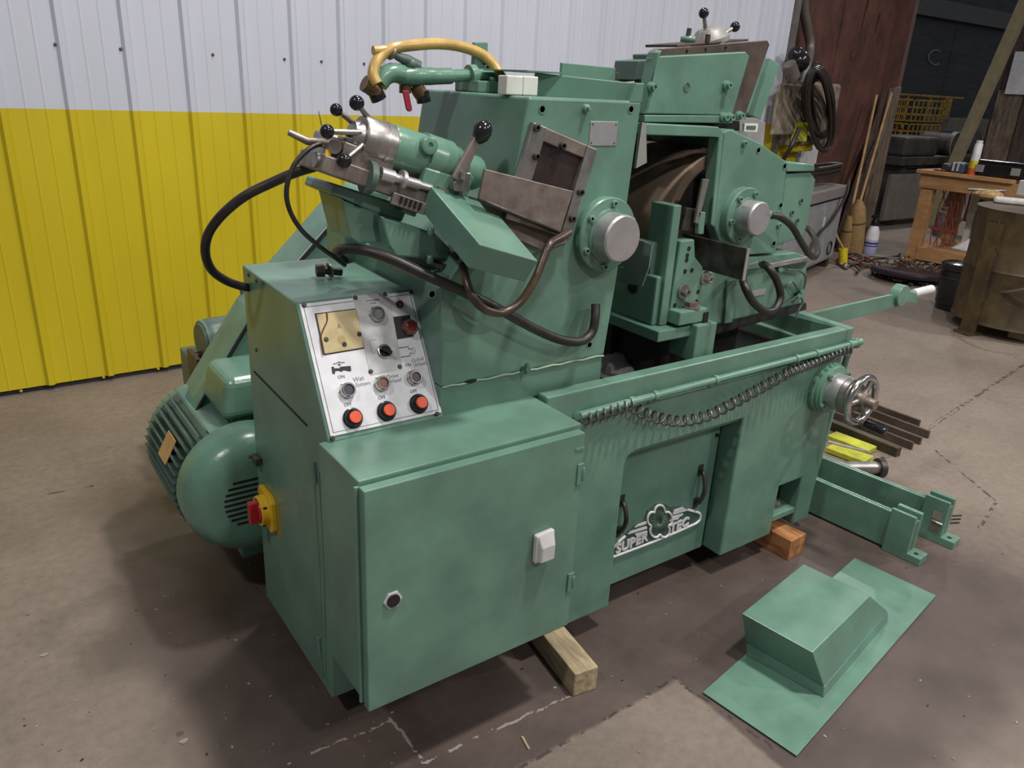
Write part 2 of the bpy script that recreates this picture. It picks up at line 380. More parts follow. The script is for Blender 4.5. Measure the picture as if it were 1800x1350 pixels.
scr_w = sm.mesh('screw', M_SCREW); scr_y = sm.mesh('screw', M_SCREWY)
for (px, py) in ((97, 78), (212, 86), (374, 96), (500, 104), (565, 108), (640, 112)):
    inst('screw', scr_w, wall, PN(px, py, W0+WN*0.001, WN), WN)
for (px, py) in ((37, 687), (182, 663), (278, 648)):
    inst('screw', scr_y, wall, PN(px, py, W0+WN*0.001, WN), WN)

te = MB(); te.hexa([W0+WD*u_+WN*o_+V((0,0,z_)) for z_ in (0, 3.7) for (u_, o_) in ((6.30, 0.035), (6.36, 0.035), (6.36, -0.02), (6.30, -0.02))]); part('end_trim', wall, te, M_PIPE)
# ---- rusty steel wall beside the doorway
RA = V((6.85, 5.15, 0)); RB = V((9.82, 5.80, 0)); RD = (RB-RA).normalized(); RN = V((RD.y, -RD.x, 0))
RL = (RB-RA).length
def RP(px, py, off=0.0): return PN(px, py, RA+RN*off, RN)
def slab(mb, a, b, z0, z1, off0, off1, za=None):
    p = [RA+RD*a+RN*off0, RA+RD*b+RN*off0, RA+RD*b+RN*off1, RA+RD*a+RN*off1]
    mb.hexa([q+V((0,0,z0)) for q in p]+[q+V((0,0,z1)) for q in p]); return mb
rw = struct('wall_right', slab(MB(), 0.02, RL, 0.0, 3.7, -0.10, -0.06), M_RUST)
uW = (RP(1437, 262, -0.045)-RA).dot(RD); zW = RP(1437, 232, -0.045).z
xs = [0.02, uW+0.015, 1.72, RL-0.02]
for i in range(3): part('rusty_panel', rw, slab(MB(), xs[i], xs[i+1]-0.015, zW if i == 0 else 0.02, 3.68, -0.06, -0.045+0.01*(i % 2)), M_RUST)
part('white_skirting_panel', rw, slab(MB(), -0.10, uW-0.005, 0.0, zW, -0.06, -0.03), M_WHITE)
# rust runs as raised scale flakes
for (px, py, l) in ((1524, 20, 0.16), (1545, 40, 0.10), (1500, 95, 0.03), (1473, 150, 0.14)):
    c = RP(px, py, -0.03); part('rust_flake', rw, MB().obox(c, RD*0.02, RN*0.004, V((0.02, 0, l))), M_RUST2)
part('edge_trim', rw, slab(MB(), -0.03, 0.05, 0.0, 3.7, -0.05, 0.03), M_PIPE)
# door post: steel above, weathered timber below
dp = MB(); slab(dp, RL, RL+0.28, 0.0, 3.7, -0.16, 0.04); door = struct('trim_1', dp, M_RUST)
part('steel_angle', door, slab(MB(), RL+0.28, RL+0.36, 0.0, 3.7, -0.16, 0.06), mat('dusty_angle_steel', (0.13, 0.085, 0.075), 0.7))
pb = MB()
a0, a1 = 2.50, RL+0.27
pb.hexa([RA+RD*(RL-0.16)+RN*0.05, RA+RD*(RL+0.27)+RN*0.05, RA+RD*(RL+0.27)+RN*0.10, RA+RD*(RL-0.16)+RN*0.10,
         RA+RD*(RL-0.02)+RN*0.05+V((0,0,1.92)), RA+RD*(RL+0.27)+RN*0.05+V((0,0,1.95)), RA+RD*(RL+0.27)+RN*0.10+V((0,0,1.95)), RA+RD*(RL-0.02)+RN*0.10+V((0,0,1.92))])
part('timber_plank', door, pb, M_WOODG)
pb = MB(); pb.hexa([RA+RD*(RL-0.75)+RN*0.0, RA+RD*(RL-0.20)+RN*0.0, RA+RD*(RL-0.20)+RN*0.04, RA+RD*(RL-0.75)+RN*0.04,
         RA+RD*(RL-0.10)+RN*0.0+V((0,0,1.80)), RA+RD*(RL-0.04)+RN*0.0+V((0,0,1.88)), RA+RD*(RL-0.04)+RN*0.04+V((0,0,1.88)), RA+RD*(RL-0.10)+RN*0.04+V((0,0,1.80))])
part('warped_board', door, pb, M_WOODD)

# ---- hall beyond the doorway
hw = MB(); hw.box((9.9, 13.0, 0), (45, 13.2, 7)); hall = struct('wall_far', hw, M_DWALL)
bm_ = MB(); bm_.box((15, 12.75, 4.05), (44, 12.95, 4.5)); part('ceiling_beam', hall, bm_, mat('grey_steel_beam', (0.13, 0.125, 0.12), 0.6))
for i in range(9):
    q = MB(); q.box((16+i*3.0, 12.955, 0.02), (18.97+i*3.0, 12.99, 4.0)); part('wall_panel', hall, q, M_DWALL)
cp = [PY(1646+12*math.cos(t)-2, 101-13*math.sin(t), 12.94) for t in [math.radians(a) for a in range(48, 318, 15)]]
part('painted_letter', hall, MB().tube(cp, 0.025, 6), mat('chalk', (0.30, 0.30, 0.32), 0.8))
rt = MB(); rt.box((13.6, 3.0, 0), (13.85, 6.2, 4.5)); rwall = struct('wall_side', rt, M_WOODD)
for i in range(8):
    q = MB(); y0 = 3.05+i*0.39; q.box((13.55, y0, 0.02), (13.60, y0+0.37, 2.02 if i > 0 else 1.9)); part('wall_board', rwall, q, M_WOODG if i % 2 else M_WOODD)
q = MB(); c = PX(1792, 128, 13.4); q.box((13.50, c.y-0.42, c.z-0.30), (13.54, c.y+0.18, c.z+0.30))
tag(part('paper_sheet', None, q, M_WHITE), 'white paper sheet pinned on dark boards at right edge', 'paper')
q = MB(); p0, p1 = PX(1716, 262, 12.4), PX(1796, 25, 12.4); dd = (p1-p0).normalized()
q.obox((p0+p1)/2, dd*((p1-p0).length/2), V((0, 0.07, 0)), V((0.05, 0, 0)))
p0f = V((12.4, p0.y, 0))
q = MB(); q.hexa([(12.35, p0.y+0.36, 0), (12.45, p0.y+0.36, 0), (12.45, p0.y+0.52, 0), (12.35, p0.y+0.52, 0), (12.35, p1.y-0.10, p1.z+0.2), (12.45, p1.y-0.10, p1.z+0.2), (12.45, p1.y+0.06, p1.z+0.2), (12.35, p1.y+0.06, p1.z+0.2)])
tag(part('leaning_post', None, q, mat('pale_olive_timber', (0.26, 0.22, 0.13), 0.7)), 'pale olive post leaning in the far doorway', 'post')
# yellow wire crates, stacked
def crate(o, sx_, sy_, sz_, m):
    b = MB(); r_ = 0.018
    x0, y0, z0 = o
    for z in [z0+sz_*k/3 for k in range(4)]:
        b.box((x0, y0, z-r_), (x0+sx_, y0+2*r_, z+r_)); b.box((x0, y0+sy_-2*r_, z-r_), (x0+sx_, y0+sy_, z+r_))
        b.box((x0, y0, z-r_), (x0+2*r_, y0+sy_, z+r_)); b.box((x0+sx_-2*r_, y0, z-r_), (x0+sx_, y0+sy_, z+r_))
    for k in range(8):
        x = x0+sx_*k/7; b.box((x-0.01, y0, z0), (x+0.01, y0+0.02, z0+sz_)); b.box((x-0.01, y0+sy_-0.02, z0), (x+0.01, y0+sy_, z0+sz_))
        y = y0+sy_*k/7; b.box((x0, y-0.01, z0), (x0+0.02, y+0.01, z0+sz_))
    b.box((x0, y0, z0-r_), (x0+sx_, y0+sy_, z0)); return b
CX = 19.3
for k, (z, lab) in enumerate(((0.25, 'yellow wire crate at the bottom of the far stack'), (0.78, 'yellow wire crate in the middle of the far stack'), (1.31, 'yellow wire crate on top of the far stack'))):
    tag(part('wire_crate', None, crate((CX, 10.6, z+0.02*k), 1.5, 1.1, 0.50, M_YGOLD), M_YGOLD if k else M_DSTEEL), lab, 'crate', 'wire crates in the far hall')
q = MB(); q.box((CX-0.05, 10.55, 0), (CX+1.55, 11.75, 0.22)); tag(part('dark_pallet', None, q, M_TILT, 0.02), 'dark pallet under the yellow wire crates', 'pallet')
# yellow rail behind
rl = thing('yellow_handrail', (21.5, 12.3, 0), 'yellow tubular handrail far behind in the hall', 'handrail')
for x in (20.9, 22.0, 23.2): part('rail_post', rl, MB().cyl((x, 12.3, 0), (x, 12.3, 1.98), 0.03), M_YGOLD)
part('top_rail', rl, MB().cyl((20.9, 12.3, 1.98), (25.0, 12.3, 1.98), 0.035), M_YGOLD)
part('wide_post', rl, MB().box((24.0, 12.2, 0), (24.25, 12.4, 1.95)), M_YGOLD)
q = MB(); q.box((22.6, 11.3, 0), (25.6, 12.1, 1.45)); q.box((22.9, 11.2, 0.5), (24.4, 11.3, 1.0)); tag(part('beige_machine', None, q, mat('beige_enamel', (0.24, 0.20, 0.15), 0.6), 0.03), 'beige machine body standing under the far handrail', 'machine')
ft = thing('old_motor', (13.2, 6.3, 0), 'dark old electric motor on a steel stand beyond the doorway', 'motor')
c = PY(1655, 253, 6.6)
part('stand', ft, MB().box((c.x-1.6, 6.3, 0.9), (c.x+0.55, 7.1, 1.02)).box((c.x-1.4, 6.4, 0), (c.x-1.25, 6.95, 0.9)).box((c.x+0.2, 6.4, 0), (c.x+0.35, 6.95, 0.9)), M_TILT, 0.01)
part('gearbox', ft, MB().box((c.x-1.5, 6.35, 1.02), (c.x-0.55, 6.95, 1.30)), M_TILT, 0.04)
part('motor_body', ft, MB().lathe((c.x, 6.38, c.z), (0, 1, 0), [(0, 0.12), (0.0, 0.20), (0.04, 0.21), (0.05, 0.17), (0.5, 0.17), (0.55, 0.1)], 24), M_TILT)
part('face_ring', ft, MB().torus((c.x, 6.37, c.z), (0, 1, 0), 0.185, 0.018), M_PIPE)
c2 = PY(1690, 248, 6.6)
part('second_body', ft, MB().lathe((c2.x, 6.38, c2.z), (0, 1, 0), [(0, 0.10), (0.0, 0.19), (0.05, 0.2), (0.5, 0.18)], 24), M_BLACK)
q = MB(); q.box((11.2, 6.25, 0.12), (12.6, 6.3, 0.78)); tag(part('grey_plate', None, q, mat('dusty_grey_plate', (0.15, 0.13, 0.12), 0.7)), 'dusty grey plate leaning low behind the doorway', 'plate')
q = MB().lathe((11.62, 5.55, 0), (0,0,1), [(0, 0.12), (0.34, 0.12), (0.36, 0.08), (0.40, 0.08)], 18); tag(part('gas_bottle', None, q, M_PIPE), 'small grey canister standing behind the wooden bench', 'canister')

# ---- dirty enclosure on a yellow bracket, conduit and cable coil
eb = thing('electrical_enclosure', (6.9, 4.7, 1.3), 'dirty beige enclosure on a yellow bracket on the rusty wall', 'enclosure')
def rbox(mb, p0, p1, off0, off1):
    a, b = RP(*p0, off0), RP(*p1, off0)
    u0, u1 = sorted(((a-RA).dot(RD), (b-RA).dot(RD))); z0, z1 = sorted((a.z, b.z)); slab(mb, u0, u1, z0, z1, off0, off1); return mb
part('box', eb, rbox(MB(), (1364, 140), (1424, 250), 0.05, 0.28), M_DIRTY, 0.03)
part('lid', eb, rbox(MB(), (1366, 146), (1398, 236), 0.28, 0.31), M_DIRTY, 0.02)
part('yellow_splash', eb, rbox(MB(), (1395, 215), (1412, 248), 0.29, 0.32), M_LIME)
part('bracket', eb, rbox(MB(), (1350, 246), (1392, 262), 0.02, 0.24), M_YELLOW, 0.01)
part('upright', eb, rbox(MB(), (1352, 216), (1368, 330), 0.02, 0.16), M_YELLOW, 0.01)
part('plug', eb, MB().cyl(RP(1388, 112, 0.38), RP(1396, 136, 0.40), 0.055, n=14), M_PIPE)
part('connector', eb, MB().sphere(RP(1404, 108, 0.30), 0.10, 14).sphere(RP(1398, 96, 0.28), 0.075, 12), M_BLACK)
part('conduit', eb, MB().tube(spline([RP(1413, -40, 0.05), RP(1414, 20, 0.05), RP(1424, 80, 0.08), RP(1418, 115, 0.15), RP(1411, 145, 0.16)]), 0.045, 10), M_PIPE)
cc = thing('cable_coil', (7.3, 4.8, 1.2), 'coil of black cable hanging below the dirty enclosure', 'cable')
random.seed(3)
for k in range(9):
    ox, oy, rx_, ry_ = 1441+random.uniform(-5, 4), 188+random.uniform(-10, 10), 21+random.uniform(-7, 5), 60+random.uniform(-14, 12)
    pts = [RP(ox+rx_*math.cos(t)+0.22*ry_*-math.sin(t)*-1*0.4, oy+ry_*math.sin(t), 0.30+0.025*k-0.08*math.sin(t)) for t in [2*math.pi*i/26 for i in range(26)]]
    part('cable_loop', cc, MB().tube(pts, 0.020, 8, closed=True), M_RUBBER)
part('cable_tail', cc, MB().tube(spline([RP(1405, 225, 0.4), RP(1392, 255, 0.4), RP(1380, 275, 0.35), RP(1370, 290, 0.3)]), 0.022, 8), M_RUBBER)

# ---- grey cabinet with hoses on it
gb = thing('grey_cabinet', (7.8, 4.9, 0), 'grey steel cabinet standing against the rusty wall', 'cabinet')
g0, g1 = PZ(1405, 478, 0.10), PZ(1462, 452, 0.10); gd = (g1-g0); gd.z = 0; gl = gd.length; gd.normalize(); gn = V((gd.y, -gd.x, 0))
zt = PN(1487, 347, g1, gn).z
def gbox(mb, a, b, z0, z1, o0, o1):
    p = [g0+gd*a+gn*o0, g0+gd*b+gn*o0, g0+gd*b+gn*o1, g0+gd*a+gn*o1]; p = [V((q.x, q.y, 0)) for q in p]
    mb.hexa([q+V((0,0,z0)) for q in p]+[q+V((0,0,z1)) for q in p]); return mb
part('body', gb, gbox(MB(), -0.6, gl, 0.10, zt, -0.28, 0.0), M_GREYP, 0.01)
part('front_panel', gb, gbox(MB(), -0.58, gl-0.03, 0.13, zt-0.05, 0.0, 0.012), M_GREYP, 0.004)
part('top_lid', gb, gbox(MB(), -0.62, gl+0.04, zt+0.03, zt+0.14, -0.29, 0.03), mat('dusty_lid_grey', (0.20, 0.18, 0.17), 0.7), 0.008)
for a in (-0.5, gl-0.12): part('foot', gb, gbox(MB(), a, a+0.10, 0.0, 0.10, -0.26, -0.02), M_DSTEEL)
part('warning_sticker', gb, gbox(MB(), gl*0.42, gl*0.47, 0.50, 0.61, 0.012, 0.014), M_PLAS)
part('round_gauge', gb, MB().torus(g0+gd*(gl*0.78)+gn*0.02+V((0,0,0.14)), gn, 0.07, 0.008), M_DSTEEL)
hs = [g0+gd*u+gn*v+V((0,0,zt+0.06)) for (u, v) in ((-0.2, -0.1), (0.3, -0.05), (gl-0.3, -0.06), (gl+0.02, -0.1), (gl-0.2, -0.20), (0.1, -0.22))]
for k in range(3):
    tag(part('black_hose', None, MB().tube(spline([p+V((0, 0.0, 0.105+0.042*k)) for p in hs]), 0.02, 8), M_RUBBER), ('lowest', 'middle', 'topmost')[k]+' black hose of three lying on the grey cabinet', 'hose', 'hoses on the grey cabinet')
tag(part('hanging_cable', None, MB().tube(spline([g0+gd*(gl-0.05)+gn*0.03+V((0,0,zt+0.10)), g0+gd*(gl-0.15)+gn*0.06+V((0,0,zt-0.05)), g0+gd*(gl*0.55)+gn*0.05+V((0,0,zt*0.62)), g0+gd*(gl*0.22)+gn*0.05+V((0,0,0.36)), g0+gd*(gl*0.0)+gn*0.05+V((0,0,0.18))]), 0.014, 8), M_RUBBER), 'thin grey-black cable hanging down the front of the grey cabinet', 'cable')

# ---- brooms against the post
def broom(p_head, p_bot, p_top, hw_, lab, off):
    a, b, c = RP(*p_bot, off), RP(*p_head, off+0.02), RP(*p_top, off-0.10)
    b2 = RP(p_head[0], p_head[1], off)
    a.z = max(a.z, 0.01)
    t = thing('broom', (a.x, a.y, 0), lab, 'broom', 'brooms leaning by the doorway')
    hl = (b-a).length; dv = (b-a).normalized()
    part('handle', t, MB().cyl(b-dv*0.1, c, 0.018, 0.016, 12), M_BROOMH)
    part('bristles', t, MB().lathe(a, dv, [(0, hw_*0.95), (hl*0.12, hw_), (hl*0.62, hw_*0.82), (hl*0.86, hw_*0.62), (hl, 0.03)], 18), M_STRAW)
    part('stitching', t, MB().torus(a+dv*hl*0.60, dv, hw_*0.84, 0.008, 24, 6), M_WOODD)
broom((1511, 352), (1497, 442), (1567, 163), 0.13, 'straw broom nearer to the doorway with a full straw head', 0.28)
broom((1494, 380), (1484, 438), (1541, 167), 0.085, 'slimmer straw broom beside the grey cabinet', 0.22)
q = MB(); c0, c1 = RP(1506, 330, 0.2), RP(1538, 248, 0.12); q.cyl(c0, c1, 0.02, n=10); tag(part('dark_bar', None, q, M_DSTEEL), 'short dark bar leaning between the brooms and the post', 'bar')

# ---- spray bottle, plug, cords on the floor
b0 = PZ(1527, 446, 0); t = thing('spray_bottle', b0, 'lilac and white spray bottle with black trigger on the floor', 'bottle')
part('bottle', t, MB().lathe(b0, (0,0,1), [(0, 0.075), (0.01, 0.08), (0.17, 0.08), (0.18, 0.076)], 20), M_LILAC)
part('shoulder', t, MB().lathe(b0+V((0,0,0.18)), (0,0,1), [(0, 0.078), (0.10, 0.07), (0.17, 0.042)], 20), M_WHITE)
part('trigger_head', t, MB().lathe(b0+V((0,0,0.35)), (0,0,1), [(0, 0.05), (0.05, 0.045), (0.10, 0.025), (0.13, 0.022)], 14).box((b0.x-0.08, b0.y-0.02, 0.44), (b0.x+0.03, b0.y+0.02, 0.475)), M_BLACK)
part('label_print', t, MB().lathe(b0+V((0,0,0.10)), (0,0,1), [(0, 0.0815), (0.012, 0.0815)], 20, cap=False).lathe(b0+V((0,0,0.13)), (0,0,1), [(0, 0.0815), (0.02, 0.0815)], 20, cap=False), M_NAVYB)
p0 = PZ(1482, 462, 0.03); t = thing('yellow_plug', V((p0.x, p0.y, 0)), 'yellow and white power plug hanging by the grey cabinet', 'plug')
p1 = RP(1478, 445, 0.3)
part('body', t, MB().cyl(p0, p0+V((-0.02, 0.02, 0.16)), 0.045, 0.05, 14), M_YELLOW)
part('face', t, MB().cyl(p0-V((0,0,0.025)), p0+V((0,0,0.005)), 0.05, 0.045, 14), M_WHITE)
part('cord', t, MB().tube(spline([p0+V((-0.02, 0.02, 0.16)), p0+V((-0.08, 0.1, 0.3)), p0+V((-0.02, 0.2, 0.42))]), 0.014, 8), M_BROOMH)
random.seed(11)
names = ('brown', 'black', 'grey', 'dark red', 'dusty')
for k in range(5):
    pts = []
    x, y = 1470+random.uniform(0, 12), 452+random.uniform(0, 22)
    for i in range(9):
        pts.append(PZ(x+i*random.uniform(7, 15), y+8*math.sin(i*1.3+k)+random.uniform(-3, 3), 0.015+0.004*k))
    tag(part('floor_cord', None, MB().tube(spline(pts, 4), 0.012, 6), (M_HOSEBR, M_RUBBER, M_PIPE, M_DRED, M_HOSEBR)[k]), names[k]+' cord trailing over the floor near the spray bottle', 'cord', 'cords on the floor by the bench')
random.seed(5)
jb = MB()
for k in range(420):
    px, py = random.gauss(1605, 28), random.gauss(478, 9); p = PZ(px, py, 0.01); h = random.uniform(0.004, 0.05)*max(0.2, 1-abs(px-1600)/70)
    a = random.uniform(0, 6.28); l = random.uniform(0.01, 0.05); jb.m = random.choice((0, 1, 1, 0, 4, 4, 2, 3))
    jb.obox(p+V((0,0,h)), (l*math.cos(a), l*math.sin(a), random.uniform(-0.01, 0.02)), (-0.008*math.sin(a), 0.008*math.cos(a), 0), (0, 0, 0.008))
jo = part('swept_debris', None, jb, [M_HOSEBR, M_PIPE, M_DIRTY, M_RUST, M_TILT]); tag(jo, 'heap of swept shavings and scraps before the wooden bench', 'debris', kind='stuff')
c = PZ(1592, 492, 0.0); q = MB().lathe((c.x, c.y, 0.05), (0.08, 0.03, 1), [(0.0, 0.02), (0, 0.36), (0.03, 0.37), (0.05, 0.35), (0.04, 0.30), (0.035, 0.02)], 36)
tag(part('dark_disc', None, q, mat('dark_purple_disc', (0.022, 0.014, 0.026), 0.35, bmp=0)), 'large dark dished disc lying on the floor behind the lever arm', 'disc')

# ---- wooden bench
bx0, by1 = 9.22, 4.76
wbn = thing('wooden_bench', (9.6, 4.0, 0), 'pine workbench with lower shelf beside the doorway', 'bench')
ZT = 1.06
for (x, y, nm) in ((bx0, by1, 0), (bx0, 3.45, 0), (bx0+0.75, by1, 0), (bx0+0.75, 3.45, 0)):
    part('leg', wbn, MB().box((x, y-0.14, 0), (x+0.09, y, ZT-0.04)), M_WOODB, 0.004)
part('apron', wbn, MB().box((bx0-0.03, 3.42, ZT-0.20), (bx0, by1+0.02, ZT-0.04)), M_WOODB, 0.004)
part('apron', wbn, MB().box((bx0-0.02, by1, ZT-0.20), (bx0+0.84, by1+0.03, ZT-0.04)), M_WOODB, 0.004)
for i in range(4): part('top_board', wbn, MB().box((bx0-0.08+i*0.245, 3.78 if i == 0 else 3.35, ZT-0.04), (bx0-0.08+i*0.245+0.24, by1+0.06, ZT)), M_WOODB, 0.004)
part('lower_shelf', wbn, MB().box((bx0+0.02, 3.5, 0.18), (bx0+0.8, by1-0.02, 0.21)), M_WOODB, 0.003)
part('lower_rail', wbn, MB().box((bx0-0.03, 3.5, 0.05), (bx0+0.02, by1-0.14, 0.20)), M_WOODB, 0.003)
part('back_board', wbn, MB().box((bx0+0.78, 3.4, 0.2), (bx0+0.82, by1-0.3, ZT-0.1)), mat('brown_backboard', (0.16, 0.06, 0.035), 0.6), 0.003)
TOPX = bx0-0.02
def bench_pt(px, py): return PZ(px, py, ZT)
q = PX(1710, 285, TOPX); c = V((TOPX+0.04, q.y, ZT))
t = thing('spray_can', c, 'white, yellow and red spray can on the pine bench', 'can')
part('base_band', t, MB().cyl(c, c+V((0,0,0.07)), 0.047, n=18), mat('red_orange_band', (0.55, 0.08, 0.02), 0.4, bmp=0)); part('label_band', t, MB().cyl(c+V((0,0,0.07)), c+V((0,0,0.15)), 0.0475, n=18), M_YELLOW)
part('body', t, MB().lathe(c+V((0,0,0.15)), (0,0,1), [(0, 0.044), (0.17, 0.042), (0.18, 0.034), (0.21, 0.034)], 18), M_WHITE)
q = PX(1755, 298, TOPX); t = thing('black_toolcase', (TOPX+0.12, q.y, ZT), 'black toolcase with two silver latches on the bench', 'toolcase')
part('case', t, MB().box((TOPX+0.02, q.y-0.27, ZT+0.002), (TOPX+0.24, q.y+0.30, ZT+0.14)), M_BLACK, 0.02); 
part('lid', t, MB().box((TOPX+0.03, q.y-0.25, ZT+0.14), (TOPX+0.23, q.y+0.28, ZT+0.17)), M_BLACK, 0.012)
for dy in (-0.17, 0.20): part('latch', t, MB().box((TOPX, q.y+dy-0.045, ZT+0.04), (TOPX+0.02, q.y+dy+0.045, ZT+0.115)), M_SILVER, 0.004)
q = PX(1676, 280, TOPX); t = thing('blue_clamp', (TOPX+0.1, q.y, ZT), 'blue and grey hand tool lying on the bench end', 'tool')
part('jaw', t, MB().box((TOPX+0.02, q.y-0.13, ZT), (TOPX+0.16, q.y+0.02, ZT+0.11)), mat('blue_grey_tool', (0.06, 0.10, 0.15), 0.4, bmp=0), 0.02)
part('grip', t, MB().box((TOPX+0.03, q.y+0.02, ZT), (TOPX+0.13, q.y+0.14, ZT+0.09)), M_NAVYB, 0.03)
for k in (0, 1): part('stripe', t, MB().box((TOPX+0.012, q.y-0.02-0.05*k, ZT+0.02), (TOPX+0.165, q.y-0.05*k, ZT+0.114)), M_LGREY, 0.003)
q = PX(1640, 286, TOPX); tag(part('red_rag', None, MB().sphere((TOPX+0.05, q.y-0.08, ZT+0.012), 0.06, 12, (1.2, 1.3, 0.22)), M_REDW), 'small red rag at the corner of the bench top', 'rag')
q = V((bx0+0.1, 4.42, 0.21)); rk = thing('red_wire_rack', q, 'tangled red wire rack under the pine bench', 'rack')
for k in range(7):
    y = 4.56-0.04*k; part('wire', rk, MB().tube(spline([V((bx0+0.12, y, 0.215)), V((bx0+0.13, y+0.02*(-1)**k, 0.4)), V((bx0+0.14, y-0.05*(-1)**k, 0.62)), V((bx0+0.13, y+0.01, 0.86))]), 0.006, 6), M_REDW)
part('wire_band', rk, MB().box((bx0+0.10, 4.28, 0.40), (bx0+0.115, 4.60, 0.43)), M_REDW)
q = MB(); q.hexa([(bx0+0.12, 3.9, 0.212), (bx0+0.7, 3.9, 0.212), (bx0+0.7, 4.35, 0.212), (bx0+0.12, 4.35, 0.212), (bx0+0.3, 3.9, 0.55), (bx0+0.7, 3.9, 0.60), (bx0+0.7, 4.0, 0.60), (bx0+0.3, 3.95, 0.55)])
tag(part('white_sack', None, q, M_CLOTH, 0.05, 3), 'white slumped sack on the lower bench shelf', 'sack')
tag(part('white_stick', None, MB().box((bx0+0.60, 4.37, 0.212), (bx0+0.64, 4.44, 0.98)), M_PLAS), 'white stick standing under the pine bench', 'stick')

# ---- drum with rags, bucket
dc = V((7.17, 2.66, 0)); t = thing('steel_drum', dc, 'olive brown steel drum on legs at the right edge', 'drum')
ZD = 1.01
part('shell', t, MB().lathe(dc+V((0,0,0.10)), (0,0,1), [(0, 0.46), (0.0, 0.48), (0.03, 0.47), (0.42, 0.47), (0.44, 0.48), (0.46, 0.47), (ZD-0.13, 0.47), (ZD-0.10, 0.485), (ZD-0.10, 0.46)], 40), M_DRUM)
for k in range(4):
    a = math.radians(163+90*k); p = dc+V((0.485*math.cos(a), 0.485*math.sin(a), 0)); u = V((math.cos(a), math.sin(a), 0)); v = V((-math.sin(a), math.cos(a), 0))
    part('leg', t, MB().obox(p+V((0,0,ZD*0.45)), u*0.02, v*0.065, V((0,0,ZD*0.45))).obox(p+V((0,0,0.01)), u*0.07, v*0.075, V((0,0,0.01))), M_DRUM, 0.004)
part('bracket', t, MB().tube([PX(1740, 387, 6.69), PX(1757, 388, 6.685), PX(1752, 440, 6.67)], 0.006, 6), M_DSTEEL)
p = PZ(1735, 350, ZD); t1 = tag(part('tan_rag', None, MB().sphere(p+V((0.05, 0, 0.03)), 0.10, 14, (1, 1.0, 0.5)).sphere(p+V((0.10, 0.12, 0.03)), 0.07, 12, (1, 1, 0.5)), M_CLOTHY), 'tan yellow rag heaped on the steel drum', 'rag')
p = PZ(1765, 358, ZD); tag(part('white_rag', None, MB().obox(p+V((0.05, -0.03, 0.025)), (0.06, 0.03, 0), (-0.05, 0.12, 0), (0, 0, 0.024)), M_CLOTH, 0.02, 3), 'folded white rag on the steel drum', 'rag')
p = PZ(1790, 345, ZD); tag(part('grey_block', None, MB().box((p.x+0.05, p.y-0.2, ZD), (p.x+0.2, p.y+0.05, ZD+0.14)), M_LGREY, 0.01), 'light grey block standing behind the rags on the drum', 'block')
p = PZ(1704, 345, ZD); tag(part('steel_rod', None, MB().cyl(p+V((-0.02, 0.02, 0.06)), p+V((0.15, -0.22, 0.07)), 0.012, n=10), M_STEEL), 'thin steel rod lying across the drum top', 'rod')
bc = V((7.42, 3.28, 0)); t = thing('black_bucket', bc, 'black plastic bucket on the floor beside the drum', 'bucket')
part('bucket_body', t, MB().lathe(bc, (0,0,1), [(0, 0.145), (0.01, 0.15), (0.05, 0.15), (0.06, 0.16), (0.36, 0.17), (0.37, 0.18), (0.42, 0.18), (0.43, 0.16), (0.44, 0.0)], 30, cap=False), M_BLACK)
part('bucket_band', t, MB().torus(bc+V((0,0,0.30)), (0,0,1), 0.172, 0.008, 30, 8), M_RUBBER)
tag(part('grey_cable', None, MB().tube(spline([V((7.25, 3.18, 0.30)), V((6.95, 2.9, 0.33)), V((6.66, 2.55, 0.42)), V((6.6, 2.2, 0.62)), V((6.8, 1.9, 0.9))]), 0.014, 8), M_PIPE), 'thin grey cable looping from the bucket past the drum', 'cable')
c = PZ(1793, 600, 0.0); q = MB(); q.obox(V((c.x+0.12, c.y-0.02, 0.075)), (0.10, 0.0, 0), (0, 0.13, 0), (0, 0, 0.074)); tag(part('timber_offcut', None, q, M_WOODP, 0.005), 'pale timber offcut on the floor at the right edge', 'timber')
# ================================================================== GRINDING MACHINE
GM = thing('grinding_machine', (1.75, 2.0, 0), 'large green grinding machine with control panel and coolant tray in the middle', 'machine')
YF = 1.565
# socket-head screw shared by all parts
b = MB(); b.lathe((0,0,0), (0,0,1), [(0, 0.011), (0.010, 0.011), (0.011, 0.0095), (0.011, 0.0055), (0.005, 0.005)], 14); b.m = 1
b.face([len(b.v)-14+i for i in range(14)])
BOLT = b.mesh('bolt', [M_GREEN, M_DARK])
SBOLT = b.mesh('bolt', [M_DSTEEL, M_DARK])
b = MB(); b.lathe((0,0,0), (0,0,1), [(0, 0.0125), (0.002, 0.0125), (0.0015, 0.009)], 14); b.m = 1; b.lathe((0,0,0.0005), (0,0,1), [(0, 0.009), (0.001, 0.009)], 14)
BHOLE = b.mesh('bolt_hole', [M_GREEN, M_DARK])
b = MB(); b.lathe((0,0,0), (0,0,1), [(0, 0.0072), (0.0025, 0.0066), (0.0035, 0.0048)], 12); b.m = 1; b.box((-0.0035, -0.0007, 0.003), (0.0035, 0.0007, 0.0038))
PSCREW = b.mesh('screw', [M_DSTEEL, M_INK])

